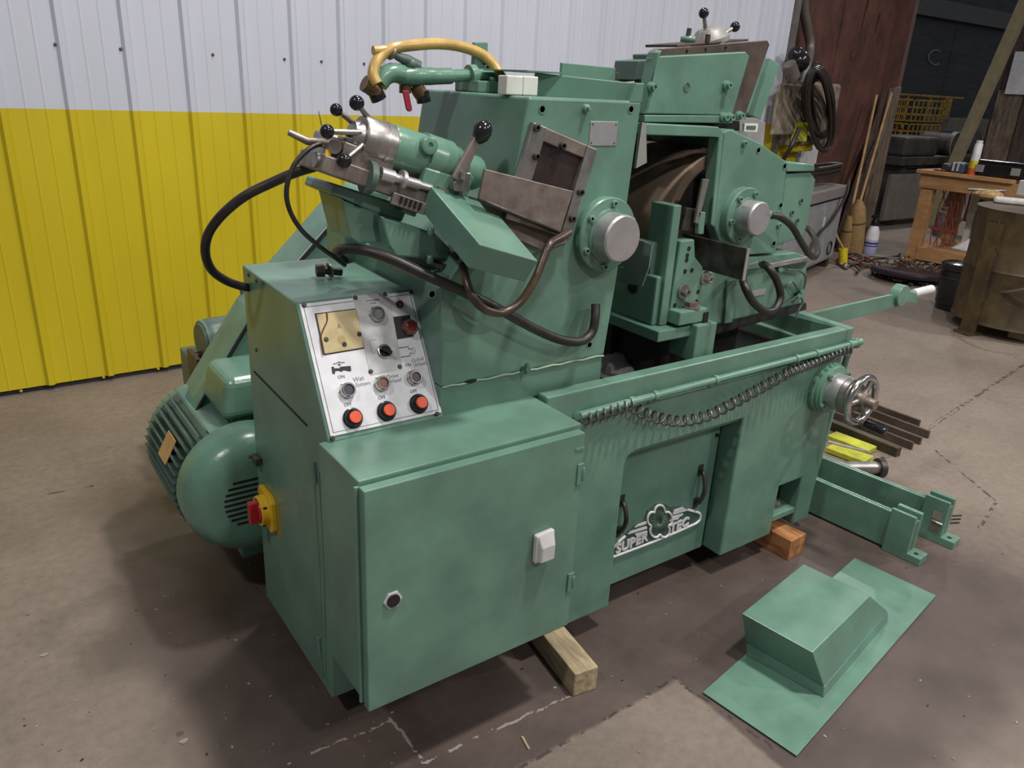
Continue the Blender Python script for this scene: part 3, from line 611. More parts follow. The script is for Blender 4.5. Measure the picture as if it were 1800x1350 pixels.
# ---- bed --------------------------------------------------------------
bed = MB()
bed.box((1.44, 1.66, 0.09), (2.74, 2.95, 0.64))
bed.prism([V((x_, YF, z_)) for (x_, z_) in ((1.275, 0.09), (1.61, 0.09), (1.61, 0.635), (1.622, 0.662), (1.65, 0.675), (2.18, 0.675), (2.18, 0.095), (2.486, 0.095), (2.486, 0.315), (2.635, 0.315), (2.635, 0.095), (2.74, 0.095), (2.74, 0.844), (1.275, 0.844))], (0, 0.094, 0))
bed.box((0.72, 1.72, 0.09), (1.44, 2.20, 0.72)); bed.box((1.0, 2.20, 0.09), (1.44, 2.95, 0.64))
BED = part('machine_bed', GM, bed, M_GREEN, 0.008, 3)
part('slot_lip', BED, MB().box((2.486, YF+0.004, 0.150), (2.635, 1.655, 0.178)), M_GREEN, 0.004)
part('recess_floor', BED, MB().box((2.487, 1.655, 0.178), (2.634, 1.659, 0.315)), M_DARK)
part('recess_grit', BED, MB().sphere((2.52, 1.62, 0.180), 0.03, 10, (1, 1, 0.5)).sphere((2.585, 1.63, 0.180), 0.022, 10, (1, 1, 0.4)), M_DIRTY)
# coolant tray on the bed
tr = MB()
tr.box((1.272, YF, 0.845), (2.735, 1.612, 0.935))                                    # front rim
tr.hexa([(2.735, YF, 0.845), (2.78, YF, 0.845), (2.86, 2.95, 0.845), (2.815, 2.95, 0.845), (2.735, YF, 0.935), (2.78, YF, 0.935), (2.90, 2.95, 0.935), (2.855, 2.95, 0.935)])
tr.box((1.272, 2.93, 0.845), (2.90, 2.975, 0.935))
tr.box((1.45, 1.613, 0.641), (2.735, 2.93, 0.66)); tr.box((1.45, 1.58, 0.66), (2.735, 1.612, 0.845)); tr.box((2.735, 1.613, 0.66), (2.76, 2.93, 0.845)); tr.box((1.45, 2.93, 0.66), (2.735, 2.95, 0.845))
TRAY = part('coolant_tray', GM, tr, M_GREEN, 0.006, 3)
part('tray_oil', TRAY, MB().box((1.45, 1.613, 0.661), (2.734, 2.92, 0.80)), M_TARP)
pc_ = PZ(1088, 640, 0.83); pp = MB(); pp.sphere((0, 0, 0), 1.0, 22)
for q in pp.v:
    t_ = math.atan2(q.y, q.x); k_ = 1+0.16*math.sin(3*t_+4*q.z)+0.10*math.sin(7*t_+2)
    q.x, q.y, q.z = pc_.x+q.x*0.095*k_, pc_.y+q.y*0.08*k_, 0.801+max(0, q.z+0.02)*0.055*(1+0.25*math.sin(5*q.x+6*q.y))
pap = part('soiled_rag', None, pp, M_PAPER)
tag(pap, 'grey printed rag lying in the coolant tray by the housing', 'rag')

# access door in the recess, handles, emblem
YR = 1.645
DOOR = part('access_door', BED, MB().box((1.612, YR, 0.10), (2.165, 1.660, 0.672)), M_GREEN, 0.003)
def handle(px0, py0, px1, py1):
    a, c = PY(px0, py0, YR), PY(px1, py1, YR); c.x = a.x
    part('door_handle', DOOR, MB().tube(spline([a, a+V((0, -0.018, -0.01)), (a+c)/2+V((0, -0.034, 0)), c+V((0, -0.018, 0.01)), c]), 0.008, 8)
         .obox(a, (0.012, 0, 0), (0, 0.004, 0), (0, 0, 0.022)).obox(c, (0.012, 0, 0), (0, 0.004, 0), (0, 0, 0.022)), M_DSTEEL)
handle(1231, 826, 1225, 882); handle(1092, 880, 1086, 934)
part('door_knob', DOOR, MB().cyl(PY(1259, 764, YR), PY(1259, 764, YR)+V((0, -0.012, 0)), 0.006, n=10), M_DARK)
ZC = lambda zx, zy: PY(1000+zx/3.75, 700+zy/3.75, YR-0.004)
EM = part('emblem', DOOR, MB().prism([ZC(*p) for p in ((290, 1050), (290, 1000), (372, 895), (440, 830), (505, 800), (520, 740), (575, 695), (640, 700), (672, 720), (735, 712), (785, 728), (860, 745), (872, 785), (845, 832), (560, 950))], (0, 0.004, 0)), mat('emblem_green', (0.05, 0.10, 0.075), 0.4))
ZW = lambda zx, zy: PY(1000+zx/3.75, 700+zy/3.75, YR-0.005)
def white_line(name, pts, r, closed=False): part(name, EM, MB().tube([ZW(*p) for p in pts], r, 6, closed), M_WHITE)
part('emblem_border', EM, MB().tube(spline([ZW(*p) for p in ((780, 735), (830, 748), (864, 762), (862, 800), (835, 826))], 4)+[ZW(*p) for p in ((700, 886), (500, 968), (290, 1046))], 0.005, 6), M_WHITE)
white_line('emblem_border', [(292, 985), (330, 945), (370, 908)], 0.0055)
def stripe(p, h=0.0):
    q = [ZW(*k) for k in p]; part('emblem_stripe', EM, MB().prism(q, (0, -0.004, 0)), M_WHITE)
stripe([(448, 832), (506, 810), (506, 826), (432, 850)]); stripe([(405, 876), (510, 842), (510, 858), (388, 894)]); stripe([(432, 893), (512, 872), (514, 884), (440, 908)])
stripe([(690, 736), (748, 716), (784, 736), (682, 766)]); stripe([(682, 776), (752, 757), (738, 775), (672, 792)]); stripe([(668, 795), (726, 778), (716, 795), (660, 808)])
fc = ZW(595, 812)
lob = []
for k in range(70):
    t = 2*math.pi*k/70; R = 0.62+0.38*abs(math.cos(2.5*(t-math.pi/2)))**0.55
    lob.append(ZW(595+84*R*math.cos(t), 814-112*R*math.sin(t)))
part('flower_face', EM, MB().prism([p+V((0, 0.001, 0)) for p in lob], (0, -0.003, 0)), mat('flower_green', (0.045, 0.085, 0.06), 0.4))
part('flower_outline', EM, MB().tube([p+V((0, -0.003, 0)) for p in lob], 0.0045, 6, True), M_WHITE)
fl_ = MB()
for k in range(24):
    t = 2*math.pi*k/24+0.1; fl_.tube([ZW(595+12*math.cos(t), 814-15*math.sin(t))+V((0, -0.004, 0)), ZW(595+54*math.cos(t), 814-72*math.sin(t))+V((0, -0.004, 0))], 0.0013, 4)
part('flower_veins', EM, fl_, mat('vein_green', (0.13, 0.22, 0.16), 0.4))
p0, p1 = ZW(405, 965), ZW(480, 935); pc = (ZW(330, 980)+ZW(485, 945))/2+V((0.004, 0, 0.001))
place('lettering', text_mesh('SUPER', 0.053, M_WHITE, 0.002, space=1.06, bold=0.0022), EM, pc+V((0, -0.001, 0.003)), (1, 0, 0.03), (0, 0, 1))
pc = ZW(727, 838); place('lettering', text_mesh('TEC', 0.054, M_WHITE, 0.002, space=1.06, bold=0.0022), EM, pc+V((0, -0.001, 0)), (1, 0, 0.03), (0, 0, 1))

HEAD = Matrix.Translation((0, 0, 0.2156)) @ Matrix.Scale(0.877, 4)    # upper assemblies are drawn larger and set to true size here
FRAME['now'] = HEAD
# ---- electrical cabinet ---------------------------------------------------
EC = part('electrical_cabinet', GM, MB().box((0.712, 1.603, 0.095), (1.445, 1.86, 0.803)), M_GREEN, 0.004, 2)
part('flange_strip', EC, MB().box((0.700, 1.598, 0.10), (0.714, 1.607, 0.79)), M_GREEN, 0.002)
ED = part('cabinet_door', EC, MB().box((0.710, YF, 0.090), (1.428, 1.597, 0.792)), M_GREEN, 0.003, 2)
for z in (0.655, 0.262): part('hinge', EC, MB().box((1.408, YF-0.005, z-0.035), (1.432, YF+0.002, z+0.035)).cyl((1.430, YF-0.003, z-0.02), (1.430, YF-0.003, z+0.02), 0.0065, n=10), M_GREEN, 0.001)
part('hinge', EC, MB().box((1.395, YF-0.003, 0.738), (1.428, YF, 0.746)), M_GREEN)
lk = PY(690, 1054, YF)
b = MB(); b.lathe(lk, (0, -1, 0), [(0, 0.028), (0.004, 0.028), (0.005, 0.022)], 6, flat=True); b.m = 1; b.lathe(lk+V((0, -0.004, 0)), (0, -1, 0), [(0, 0.020), (0.005, 0.019)], 20)
part('door_lock', EC, b, [M_LGREY, M_BLACK])
hc = PY(951, 958, YF)
b = MB(); b.prism([hc+V(q) for q in ((-0.034, 0, 0.050), (0.036, 0, 0.054), (0.036, 0, -0.044), (-0.034, 0, -0.048))], (0, -0.020, 0))
part('latch_base', EC, b, M_LGREY, 0.006)
b = MB(); b.hexa([hc+V(q) for q in ((-0.028, -0.018, -0.046), (0.034, -0.018, -0.044), (0.034, -0.018, 0.052), (-0.028, -0.018, 0.050), (-0.022, -0.036, -0.040), (0.028, -0.036, -0.040), (0.028, -0.036, 0.012), (-0.022, -0.036, 0.012))])
part('latch_grip', EC, b, M_LGREY, 0.005)

# ---- control desk -------------------------------------------------------------
XL0, XL1, XR = 0.735, 0.735, 1.105
PF = [(1.90, -0.143), (1.845, 0.806), (2.043, 1.152), (2.52, 1.160), (2.54, -0.143)]
dk = MB(); k = len(PF)
for (y, z) in PF: dk.v.append(V((XL0+(XL1-XL0)*min(1, z/1.0), y, z)))
for (y, z) in PF: dk.v.append(V((XR, y, z)))
dk.face(list(range(k))[::-1]); dk.face([k+i for i in range(k)])
for i in range(k): dk.face([i, (i+1) % k, k+(i+1) % k, k+i])
DK_ = part('control_desk', GM, dk, M_GREEN, 0.006, 3)
def side(px, py, off=0.0):
    n_ = V((-1, 0, 0)); return PN(px, py, V((XL0, 2, 0.0)), n_.normalized())+n_.normalized()*off
part('seam', DK_, MB().tube([side(447, 653), side(500, 707), side(540, 748)], 0.0035, 6), M_DARK)
part('panel_edge', DK_, MB().tube([side(561, 830), side(570, 1000), side(573, 1205)], 0.004, 6), M_GREEN)
part('panel_edge', DK_, MB().tube([side(552, 830), side(562, 1000), side(568, 1190)], 0.003, 6), M_GREEN)
for (a_, b_) in (((553, 812), (557, 848)), ((562, 1120), (565, 1152))):
    part('hinge', DK_, MB().cyl(side(*a_, 0.004), side(*b_, 0.004), 0.007, n=10), M_GREEN)
part('bracket_stub', DK_, MB().obox(side(458, 808, 0.012), (0.012, 0, 0), (0, 0.022, 0), (0, 0, 0.014)).cyl(side(452, 800), side(452, 800, 0.03), 0.008, n=10), M_DSTEEL, 0.003)
for (px, py) in ((437, 483), (451, 493), (451, 615)): inst('screw', PSCREW, DK_, side(px, py), (-1, 0, 0))
# isolator
sc_ = side(474, 893); ny = V((0, -1, 0)); nz = V((0, 0, 1)); nx = V((-1, 0, 0))
def oct_(c, a, ch): return [c+ny*u+nz*v for (u, v) in ((-a, -a+ch), (-a+ch, -a), (a-ch, -a), (a, -a+ch), (a, a-ch), (a-ch, a), (-a+ch, a), (-a, a-ch))]
part('overspray', DK_, MB().prism(oct_(sc_+ny*0.03-nx*0.0005, 0.085, 0.035), nx*0.001), mat('yellow_overspray', (0.25, 0.21, 0.03), 0.5))
b = MB(); b.prism(oct_(sc_, 0.072, 0.020), nx*0.016); b.lathe(sc_+nx*0.016, nx, [(0, 0.056), (0.026, 0.054), (0.026, 0.044), (0.004, 0.044)], 28, cap=False)
ISO = part('isolator_plate', DK_, b, M_SWYEL, 0.002)
b = MB(); b.lathe(sc_+nx*0.014, nx, [(0, 0.042), (0.030, 0.041), (0.034, 0.036)], 24); b.obox(sc_+nx*0.052, nx*0.022, ny*0.016, nz*0.040)
part('isolator_knob', DK_, b, M_RED, 0.004)
for a in (0.6, 2.2, 3.8, 5.2): part('isolator_mark', DK_, MB().obox(sc_+nx*0.030+ny*0.0555*math.cos(a)+nz*0.0555*math.sin(a), nx*0.006, ny*0.003, nz*0.003), M_INK)
# loose bolt, eye on the desk top
ZDT = 1.158
p = PZ(572, 488, ZDT); t = thing('loose_bolt', (p.x, p.y, ZDT), 'rusty loose hex bolt with washer lying on the control desk', 'bolt')
u = V((0.82, -0.18, 0)).normalized(); v = V((-u.y, u.x, 0)); c = V((p.x, p.y, ZDT+0.0235))
part('head', t, MB().lathe(c-u*0.028, u, [(0, 0.021), (0.026, 0.022)], 6, flat=True), M_RUSTBR, 0.002)
part('shank', t, MB().cyl(c-u*0.006, c+u*0.052-V((0,0,0.008)), 0.0125, n=12), M_DSTEEL)
part('washer', t, MB().lathe(c+u*0.012+V((0,0,-0.001)), u+V((0, 0.25, 0.15)), [(0, 0.0235), (0.005, 0.0235)], 20), M_RSTEEL)
p = PZ(606, 461, ZDT)
part('lifting_eye', DK_, MB().torus((p.x, p.y, ZDT+0.008), (0.1, 0, 1), 0.018, 0.006, 24, 8), M_DSTEEL)

# ---- control panel -----------------------------------------------------------
SP0, SP1 = V((0, 1.845, 0.806)), V((0, 2.043, 1.152)); PU = V((1, 0, 0)); PVv = (SP1-SP0).normalized(); PNn = PU.cross(PVv).normalized()
if PNn.y > 0: PNn = -PNn
def pan(px, py, off=0.006): return PN(px, py, SP0+PNn*0.004, PNn)+PNn*(off-0.004)
def zp(zx, zy, off=0.006): return pan(420+zx/3.75, 440+zy/3.75, off)
bl, br, tl, tr_ = pan(581, 779, 0), pan(773, 731, 0), pan(528, 532, 0), pan(729, 510, 0)
x0, x1 = (bl.x+tl.x)/2, (br.x+tr_.x)/2
v0, v1 = ((bl-SP0).dot(PVv)+(br-SP0).dot(PVv))/2, ((tl-SP0).dot(PVv)+(tr_-SP0).dot(PVv))/2
def pq(x, v_, off=0.0): return V((x, 0, 0))+V((0, SP0.y, SP0.z))+PVv*v_+PNn*off
v0 = max(v0, 0.012); v1 = min(v1, (SP1-SP0).length-0.006)
CP = part('control_panel', GM, MB().hexa([pq(x0, v0), pq(x1, v0), pq(x1, v1), pq(x0, v1), pq(x0, v0, .005), pq(x1, v0, .005), pq(x1, v1, .005), pq(x0, v1, .005)]), M_PANEL, 0.001)
for ins in (0.010,):
    a, b_, c, d_ = pq(x0+ins, v0+ins, .0052), pq(x1-ins, v0+ins, .0052), pq(x1-ins, v1-ins, .0052), pq(x0+ins, v1-ins, .0052)
    part('border_line', CP, MB().tube([a, b_, c, d_], 0.0011, 4, True), M_INK)
def quad(name, pts, m, th=0.002, off=0.005, parent=None, bev=0): return part(name, parent or CP, MB().prism([zp(*q, off) for q in pts], PNn*th), m, bev)
quad('centre_plate', ((748, 303), (985, 277), (1075, 780), (865, 825)), M_PANEL2, 0.0015)
quad('meter_surround', ((497, 418), (775, 383), (828, 648), (556, 694)), M_INK, 0.0008)
quad('meter_window', ((508, 425), (771, 390), (820, 643), (562, 686)), M_METER, 0.006, 0.004, bev=0.002)
part('meter_wire', CP, MB().tube(spline([zp(*q, 0.011) for q in ((572, 415), (575, 470), (548, 530), (535, 580), (552, 690))], 5), 0.0022, 6), M_BRASS)
place('lettering', text_mesh('A', 0.020, mat('faded_violet_ink', (0.22, 0.14, 0.17), 0.6, bmp=0), 0.0003), CP, zp(655, 505, 0.0105), PU, PVv)
for q in ((570, 590), (788, 556), (690, 622)): inst('meter_screw', PSCREW, CP, zp(*q, 0.010), PNn)
part('meter_dial', CP, MB().lathe(zp(672, 592, 0.0095), PNn, [(0, 0.0125), (0.001, 0.0125)], 20), mat('meter_dial', (0.42, 0.33, 0.14), 0.3, bmp=0))
for q in ((428, 362), (765, 314), (962, 290), (1133, 276), (1305, 1078), (615, 1240), (867, 800), (1058, 768)): inst('screw', PSCREW, CP, zp(*q, 0.006), PNn)
def button(name, zx, zy, rr, ring, cap, capm, h=0.020, lab=None, hexn=True):
    c = zp(zx, zy, 0.005); b = MB()
    if hexn: b.lathe(c, PNn, [(0, rr*1.12), (h*0.28, rr*1.12), (h*0.34, rr*0.98)], 6 if hexn == 1 else 24, flat=hexn == 1)
    b.lathe(c+PNn*h*0.3, PNn, [(0, rr), (h*0.5, rr*0.96), (h*0.7, rr*0.82), (h*0.7, rr*0.68), (h*0.2, rr*0.67)], 28, cap=False)
    b.m = 1; b.lathe(c+PNn*h*0.35, PNn, [(0, rr*0.665), (h*(cap+0.25), rr*0.66), (h*(cap+0.25)+0.001, rr*0.60)], 24)
    o = part(name, CP, b, [ring, capm])
    if lab: o['label'] = lab
for (zx, zy, m, l) in ((710, 925, M_NAVYB, 'chrome ringed push button with blue-black face'), (937, 880, M_BROWNB, 'chrome ringed push button with worn brown face'), (1150, 842, mat('dark_brown_button', (0.06, 0.026, 0.022), 0.4, bmp=0), 'chrome ringed push button with dark brown face')):
    button('push_button', zx, zy, 0.0225, M_CHROME, 0.15, m, lab=l)
for (zx, zy) in ((748, 1107), (970, 1061), (1182, 1012)): button('stop_button', zx, zy, 0.0262, M_BLACK, 0.75, M_ORANGE, lab='orange-red round stop button', hexn=2)
button('push_button', 905, 425, 0.0230, M_CHROME, 0.15, M_GREYB, lab='chrome ringed push button with grey-green face')
button('emergency_button', 1118, 512, 0.0235, mat('worn_red_ring', (0.20, 0.09, 0.075), 0.3, 0.4, bmp=0), 0.35, M_DRED, 0.024, lab='dark red push button with worn ring')
c = zp(1058, 358, 0.005); part('indicator_lamp', CP, MB().lathe(c, PNn, [(0, 0.0120), (0.004, 0.0120)], 18).sphere(c+PNn*0.006, 0.0098, 14), M_DRED)
quad('legend_plate', ((1014, 440), (1124, 427), (1150, 570), (1040, 588)), M_INK, 0.0012)
c = zp(955, 668, 0.005); b = MB(); b.lathe(c, PNn, [(0, 0.0225), (0.006, 0.022), (0.008, 0.0195)], 26); b.m = 1; b.lathe(c+PNn*0.006, PNn, [(0, 0.0172), (0.006, 0.0165)], 22); e = (PU-PVv*0.75).normalized(); e2 = PNn.cross(e); b.obox(c+PNn*0.016, e*0.018, e2*0.006, PNn*0.006)
part('selector_switch', CP, b, [M_CHROME, M_BLACK], 0.0006)
def wr(txt, zx, zy, size, m=M_INK, rot=0.0, shear=0.0):
    e = (PU*math.cos(rot)+PVv*math.sin(rot)); place('lettering', text_mesh(txt, size, m, 0.0002, shear), CP, zp(zx, zy, 0.0056), e, PVv)
wr('ON', 673, 836, 0.0135); wr('ON', 1114, 757, 0.0125); wr('OFF', 716, 1018, 0.0135); wr('OFF', 941, 972, 0.0135); wr('OFF', 1150, 930, 0.0135)
wr('Wet', 785, 850, 0.0185, M_INK2, 0.05, 0.15); wr('System', 815, 882, 0.0165, M_INK2, 0.0, 0.15)
wr('Drive', 1010, 832, 0.0165, M_INK2, 0.05, 0.12); wr('Wheel', 1025, 862, 0.0165, M_INK2, 0.05, 0.12)
wr('Grind', 1175, 722, 0.0175, M_INK2, 0.08, 0.12); wr('Wheel', 1190, 752, 0.0165, M_INK2, 0.08, 0.12)
part('worn_print', CP, MB().tube([zp(838, 335, 0.0068), zp(920, 326, 0.0068)], 0.0016, 4).tube([zp(862, 352, 0.0068), zp(902, 348, 0.0068)], 0.0013, 4), M_INK2)
wr('ON', 905, 566, 0.0080, M_INK2, 0.04); wr('OFF', 950, 560, 0.0080, M_INK2, 0.04)
part('switch_legend', CP, MB().tube([zp(*q, 0.0068) for q in ((893, 682), (872, 668), (857, 595), (905, 588))], 0.0007, 4), M_INK2)
# pump and wheel pictograms
quad('pump_symbol', ((608, 770), (625, 766), (626, 778), (660, 778), (668, 768), (735, 762), (740, 795), (728, 800), (690, 792), (672, 803), (655, 795), (632, 800), (633, 815), (615, 817)), M_INK, 0.0004)
part('pump_symbol', CP, MB().tube([zp(*q, 0.0054) for q in ((620, 750), (640, 747), (658, 735), (676, 742), (697, 738))], 0.0012, 4).tube([zp(658, 742, .0054), zp(662, 765, .0054)], 0.0012, 4).tube([zp(648, 757, .0054), zp(674, 753, .0054)], 0.001, 4), M_INK)
part('wheel_symbol', CP, MB().tube([zp(*q, 0.0054) for q in ((1052, 645), (1115, 636), (1118, 652), (1140, 650))], 0.0012, 4).tube([zp(*q, 0.0054) for q in ((1066, 706), (1128, 696), (1125, 680), (1140, 678))], 0.0012, 4), M_INK)
part('wheel_symbol', CP, MB().tube([zp(*q, 0.0054) for q in ((1142, 642), (1152, 640), (1160, 662), (1156, 685), (1146, 688))], 0.0007, 4, True), M_INK2)

# ---- drive motor ----------------------------------------------------------------
MC = PY(448, 868, 2.64); MC.y = 2.60; MR = 0.252
mo = MB(); mo.lathe(MC+V((0, 0.16, 0)), (0, 1, 0), [(0, MR-0.035), (0.48, MR-0.035), (0.50, MR-0.01), (0.54, MR-0.01)], 40)
MO = part('drive_motor', GM, mo, M_GREEN)
b = MB(); b.lathe(MC, (0, 1, 0), [(0, 0.004), (0, 0.150), (0.006, 0.185), (0.022, 0.215), (0.050, 0.236), (0.085, MR), (0.17, MR), (0.175, MR-0.01)], 48, cap=False)
FC = part('fan_cover', MO, b, M_GREEN2)
for i in range(9):
    dz = 0.085-0.0215*i; hl = math.sqrt(max(0.0001, 0.115**2-dz**2))
    part('vent_slot', FC, MB().box((MC.x-hl-0.01, MC.y-0.0015, MC.z+dz-0.0045), (MC.x+hl, MC.y+0.004, MC.z+dz+0.0045)), M_DARK)
fb = MB(); fb.box((-0.0028, 0.18, 0.20), (0.0028, 0.66, 0.262)); FIN = fb.mesh('cooling_fin', M_GREENG)
for i in range(48):
    a = 2*math.pi*i/48+0.05
    if -0.35 < math.atan2(math.sin(a), math.cos(a)) < 0.75: continue     # terminal box side
    o = link('cooling_fin', FIN, MO); o.matrix_basis = Matrix.Translation(MC) @ Matrix.Rotation(a, 4, 'Y')
tb = V((MC.x+0.10, 2.96, MC.z+0.33))
part('terminal_box', MO, MB().hexa([tb+V(q) for q in ((-0.15, -0.16, -0.09), (0.17, -0.16, -0.09), (0.17, 0.16, -0.09), (-0.15, 0.16, -0.09), (-0.12, -0.14, 0.075), (0.17, -0.14, 0.075), (0.17, 0.14, 0.075), (-0.12, 0.14, 0.075))]), M_GREEN2, 0.035, 4)
part('terminal_box_base', MO, MB().box(tb+V((-0.11, -0.13, -0.14)), tb+V((0.15, 0.13, -0.085))), M_GREENG, 0.01)
a = math.radians(-62); tgc = MC+V((math.sin(a)*0.265, 0.34, math.cos(a)*0.265))
part('motor_tag', MO, MB().obox(tgc, V((math.cos(a), 0, -math.sin(a)))*0.05, (0, 0.055, 0), V((math.sin(a), 0, math.cos(a)))*0.002), mat('tan_tag', (0.42, 0.26, 0.10), 0.6))
part('motor_foot', MO, MB().box((MC.x-0.02, 2.82, -0.14), (MC.x+0.34, 3.12, MC.z-0.12)), M_GREEN, 0.01)
# belt guard behind
BY = 3.08
def bg(px, py): return PY(px, py, BY)
pg = [bg(606, 362), bg(445, 548), bg(330, 742), bg(318, 790), bg(332, 835), bg(390, 860), bg(520, 700), bg(760, 430), bg(720, 340), bg(650, 330)]
BG = part('belt_guard', GM, MB().prism(pg, (0, 0.24, 0)), M_GREEN, 0.02, 3)
part('guard_lip', BG, MB().tube([p+V((0, -0.004, -0.012)) for p in pg[:3]], 0.008, 6), M_DARK)
for (px, py) in ((597, 388), (590, 399)): inst('bolt', BOLT, BG, PY(px, py, BY), (0, -1, 0))
# small pump motor on its tank
c = PY(352, 600, 3.72); PM = part('pump_motor', GM, MB().lathe(c, (1, 0.1, 0), [(0, 0.06), (0.0, 0.085), (0.02, 0.10), (0.05, 0.105), (0.40, 0.105), (0.42, 0.09)], 32), M_GREENG)
part('end_ring', PM, MB().torus(c+V((0.015, 0, 0)), (1, 0.1, 0), 0.095, 0.008, 30, 8), M_GREEN)
part('shaft_boss', PM, MB().cyl(c+V((-0.03, 0, -0.07)), c+V((0.02, 0, -0.07)), 0.02, n=12), M_DSTEEL)
part('rating_plate', PM, MB().box((c.x+0.16, c.y-0.112, c.z-0.01), (c.x+0.27, c.y-0.095, c.z+0.075)), M_WHITE)
part('pump_tank', PM, MB().box((c.x-0.05, 3.50, -0.245), (c.x+0.75, 3.95, c.z-0.09)), M_GREENG, 0.01)
part('tank_bracket', PM, MB().box((c.x-0.07, 3.52, c.z-0.20), (c.x-0.05, 3.70, c.z-0.02)), M_DSTEEL)
part('suction_hose', PM, MB().tube(spline([PY(425, 500, 3.3), PY(432, 535, 3.3), PY(420, 560, 3.35), PY(412, 585, 3.5), PY(408, 610, 3.6)]), 0.016, 8), mat('grey_hose', (0.17, 0.14, 0.12), 0.5))
# ---- grinding wheel housing --------------------------------------------------
YH = 1.85
hp = [(1.095, 0.898), (1.742, 0.898), (1.768, 1.183), (1.797, 1.72), (1.362, 1.72), (1.322, 1.49), (1.095, 1.20)]
HS = part('wheel_housing', GM, MB().prism([V((x, YH, z)) for x, z in hp], (0, 0.60, 0)), M_GREEN, 0.008, 3)
part('housing_plinth', HS, MB().box((1.095, YH+0.004, 0.505), (1.738, 2.45, 0.897)), M_GREEN, 0.004)
part('caulk_seam', HS, MB().tube([V((1.10+0.032*i, YH+0.001, 0.897+0.002*math.sin(i*2.1))) for i in range(21)], 0.0035, 6), mat('pale_green_filler', (0.30, 0.42, 0.32), 0.5))
part('seam_tear', HS, MB().sphere((1.20, YH, 0.900), 0.012, 10, (2.0, 0.35, 0.55)), M_DARK)
# raised top: upstand plate at the right and loose plates
part('top_upstand', HS, MB().hexa([(1.50, 2.00, 1.718), (1.765, 1.87, 1.718), (1.80, 1.90, 1.718), (1.51, 2.03, 1.718), (1.50, 2.00, 1.785), (1.765, 1.87, 1.772), (1.80, 1.90, 1.772), (1.51, 2.03, 1.785)]), M_GREEN, 0.003)
part('cheek_rise', HS, MB().hexa([(1.745, YH, 1.715), (1.797, YH, 1.715), (1.797, 1.93, 1.715), (1.745, 1.93, 1.715), (1.765, YH, 1.772), (1.799, YH, 1.772), (1.799, 1.93, 1.772), (1.765, 1.93, 1.772)]), M_GREEN, 0.003)
part('top_cover', HS, MB().box((1.51, 2.04, 1.718), (1.80, 2.44, 1.772)), M_GREEN, 0.004)
a, c = PY(925, 127, 1.97), PY(948, 130, 1.97)
part('cover_sheet', HS, MB().box((a.x, 1.965, 1.786), (1.60, 2.20, 1.790)), M_GREEN)
p0, p1, p2, p3 = PY(987, 132, 2.15), PY(1082, 138, 2.15), PY(1082, 119, 2.15), PY(988, 110, 2.15)
p0.z = p1.z = 1.772
part('top_plate', HS, MB().prism([p0, p1, p2, p3], (0, 0.012, 0)), M_GREEN, 0.002)
for (px, py) in ((953, 192), (1109, 192)): inst('bolt_hole', BHOLE, HS, PY(px, py, YH), (0, -1, 0))
p = PY(1029, 190, YH); part('oil_nipple', HS, MB().lathe(p, (0, -1, 0), [(0, 0.012), (0.010, 0.011), (0.012, 0.007), (0.022, 0.006)], 10), M_GREEN2)
for (px, py) in ((759, 517), (1036, 606)): inst('bolt_hole', BHOLE, HS, PY(px, py, YH), (0, -1, 0))
p = PY(919, 646, YH); part('drain_stub', HS, MB().cyl(p, p+V((0, -0.03, 0.004)), 0.010, n=10).cyl(p+V((0, -0.02, 0.02)), p+V((0, -0.02, -0.015)), 0.007, n=8), M_GREEN)
a, c = PY(1038, 213, YH), PY(1082, 256, YH)
NP = part('name_plate', HS, MB().box((a.x, YH-0.002, c.z), (c.x, YH, a.z)), M_SILVER, 0.0005)
for (x, z) in ((a.x+0.008, a.z-0.008), (c.x-0.008, a.z-0.008), (a.x+0.008, c.z+0.008), (c.x-0.008, c.z+0.008)): part('rivet', HS, MB().sphere((x, YH-0.002, z), 0.003, 8), M_DSTEEL)
# spindle flange and cap
SC = PY(1057, 411, YH); SC = V((SC.x+0.005, YH, SC.z))
b = MB(); b.lathe(SC, (0, -1, 0), [(0, 0.118), (0.026, 0.118), (0.030, 0.114), (0.030, 0.085), (0.036, 0.083), (0.036, 0.02)], 48)
FL = part('spindle_flange', HS, b, M_GREEN)
for i in range(6):
    t = math.radians(25+60*i); inst('bolt', BOLT, FL, SC+V((0.100*math.cos(t), -0.030, 0.100*math.sin(t))), (0, -1, 0))
b = MB(); b.lathe(SC+V((0, -0.034, 0)), (0, -1, 0), [(0, 0.074), (0.058, 0.074), (0.064, 0.069), (0.066, 0.002)], 48)
part('spindle_cap', HS, b, M_SILVER)
# window frame, tilted with the dresser slide
TA = math.radians(17); E1 = V((math.cos(TA), 0, -math.sin(TA))); E2 = V((-math.sin(TA), 0, -math.cos(TA)))   # along slide, down the frame
w0 = PY(935, 214, YH-0.01); wl = (PY(1047, 262, YH-0.01)-w0).dot(E1); wh = (PY(985, 415, YH-0.01)-w0).dot(E2)
WF = MB()
def fq(u0, u1, v0, v1, y0, y1): return [w0*1.0+E1*u+E2*v+V((0, yy-w0.y, 0)) for (u, v, yy) in ((u0, v0, y0), (u1, v0, y0), (u1, v0, y1), (u0, v0, y1), (u0, v1, y0), (u1, v1, y0), (u1, v1, y1), (u0, v1, y1))]
FR = part('window_frame', HS, WF.hexa(fq(0, 0.052, 0, wh, YH-0.020, YH)), M_STEEL, 0.003)
part('frame_bar', FR, MB().hexa(fq(wl-0.040, wl, 0.0, wh, YH-0.020, YH)), M_STEEL, 0.003)
part('frame_bar', FR, MB().hexa(fq(0.052, wl-0.04, 0, 0.038, YH-0.016, YH)), M_RSTEEL, 0.003)
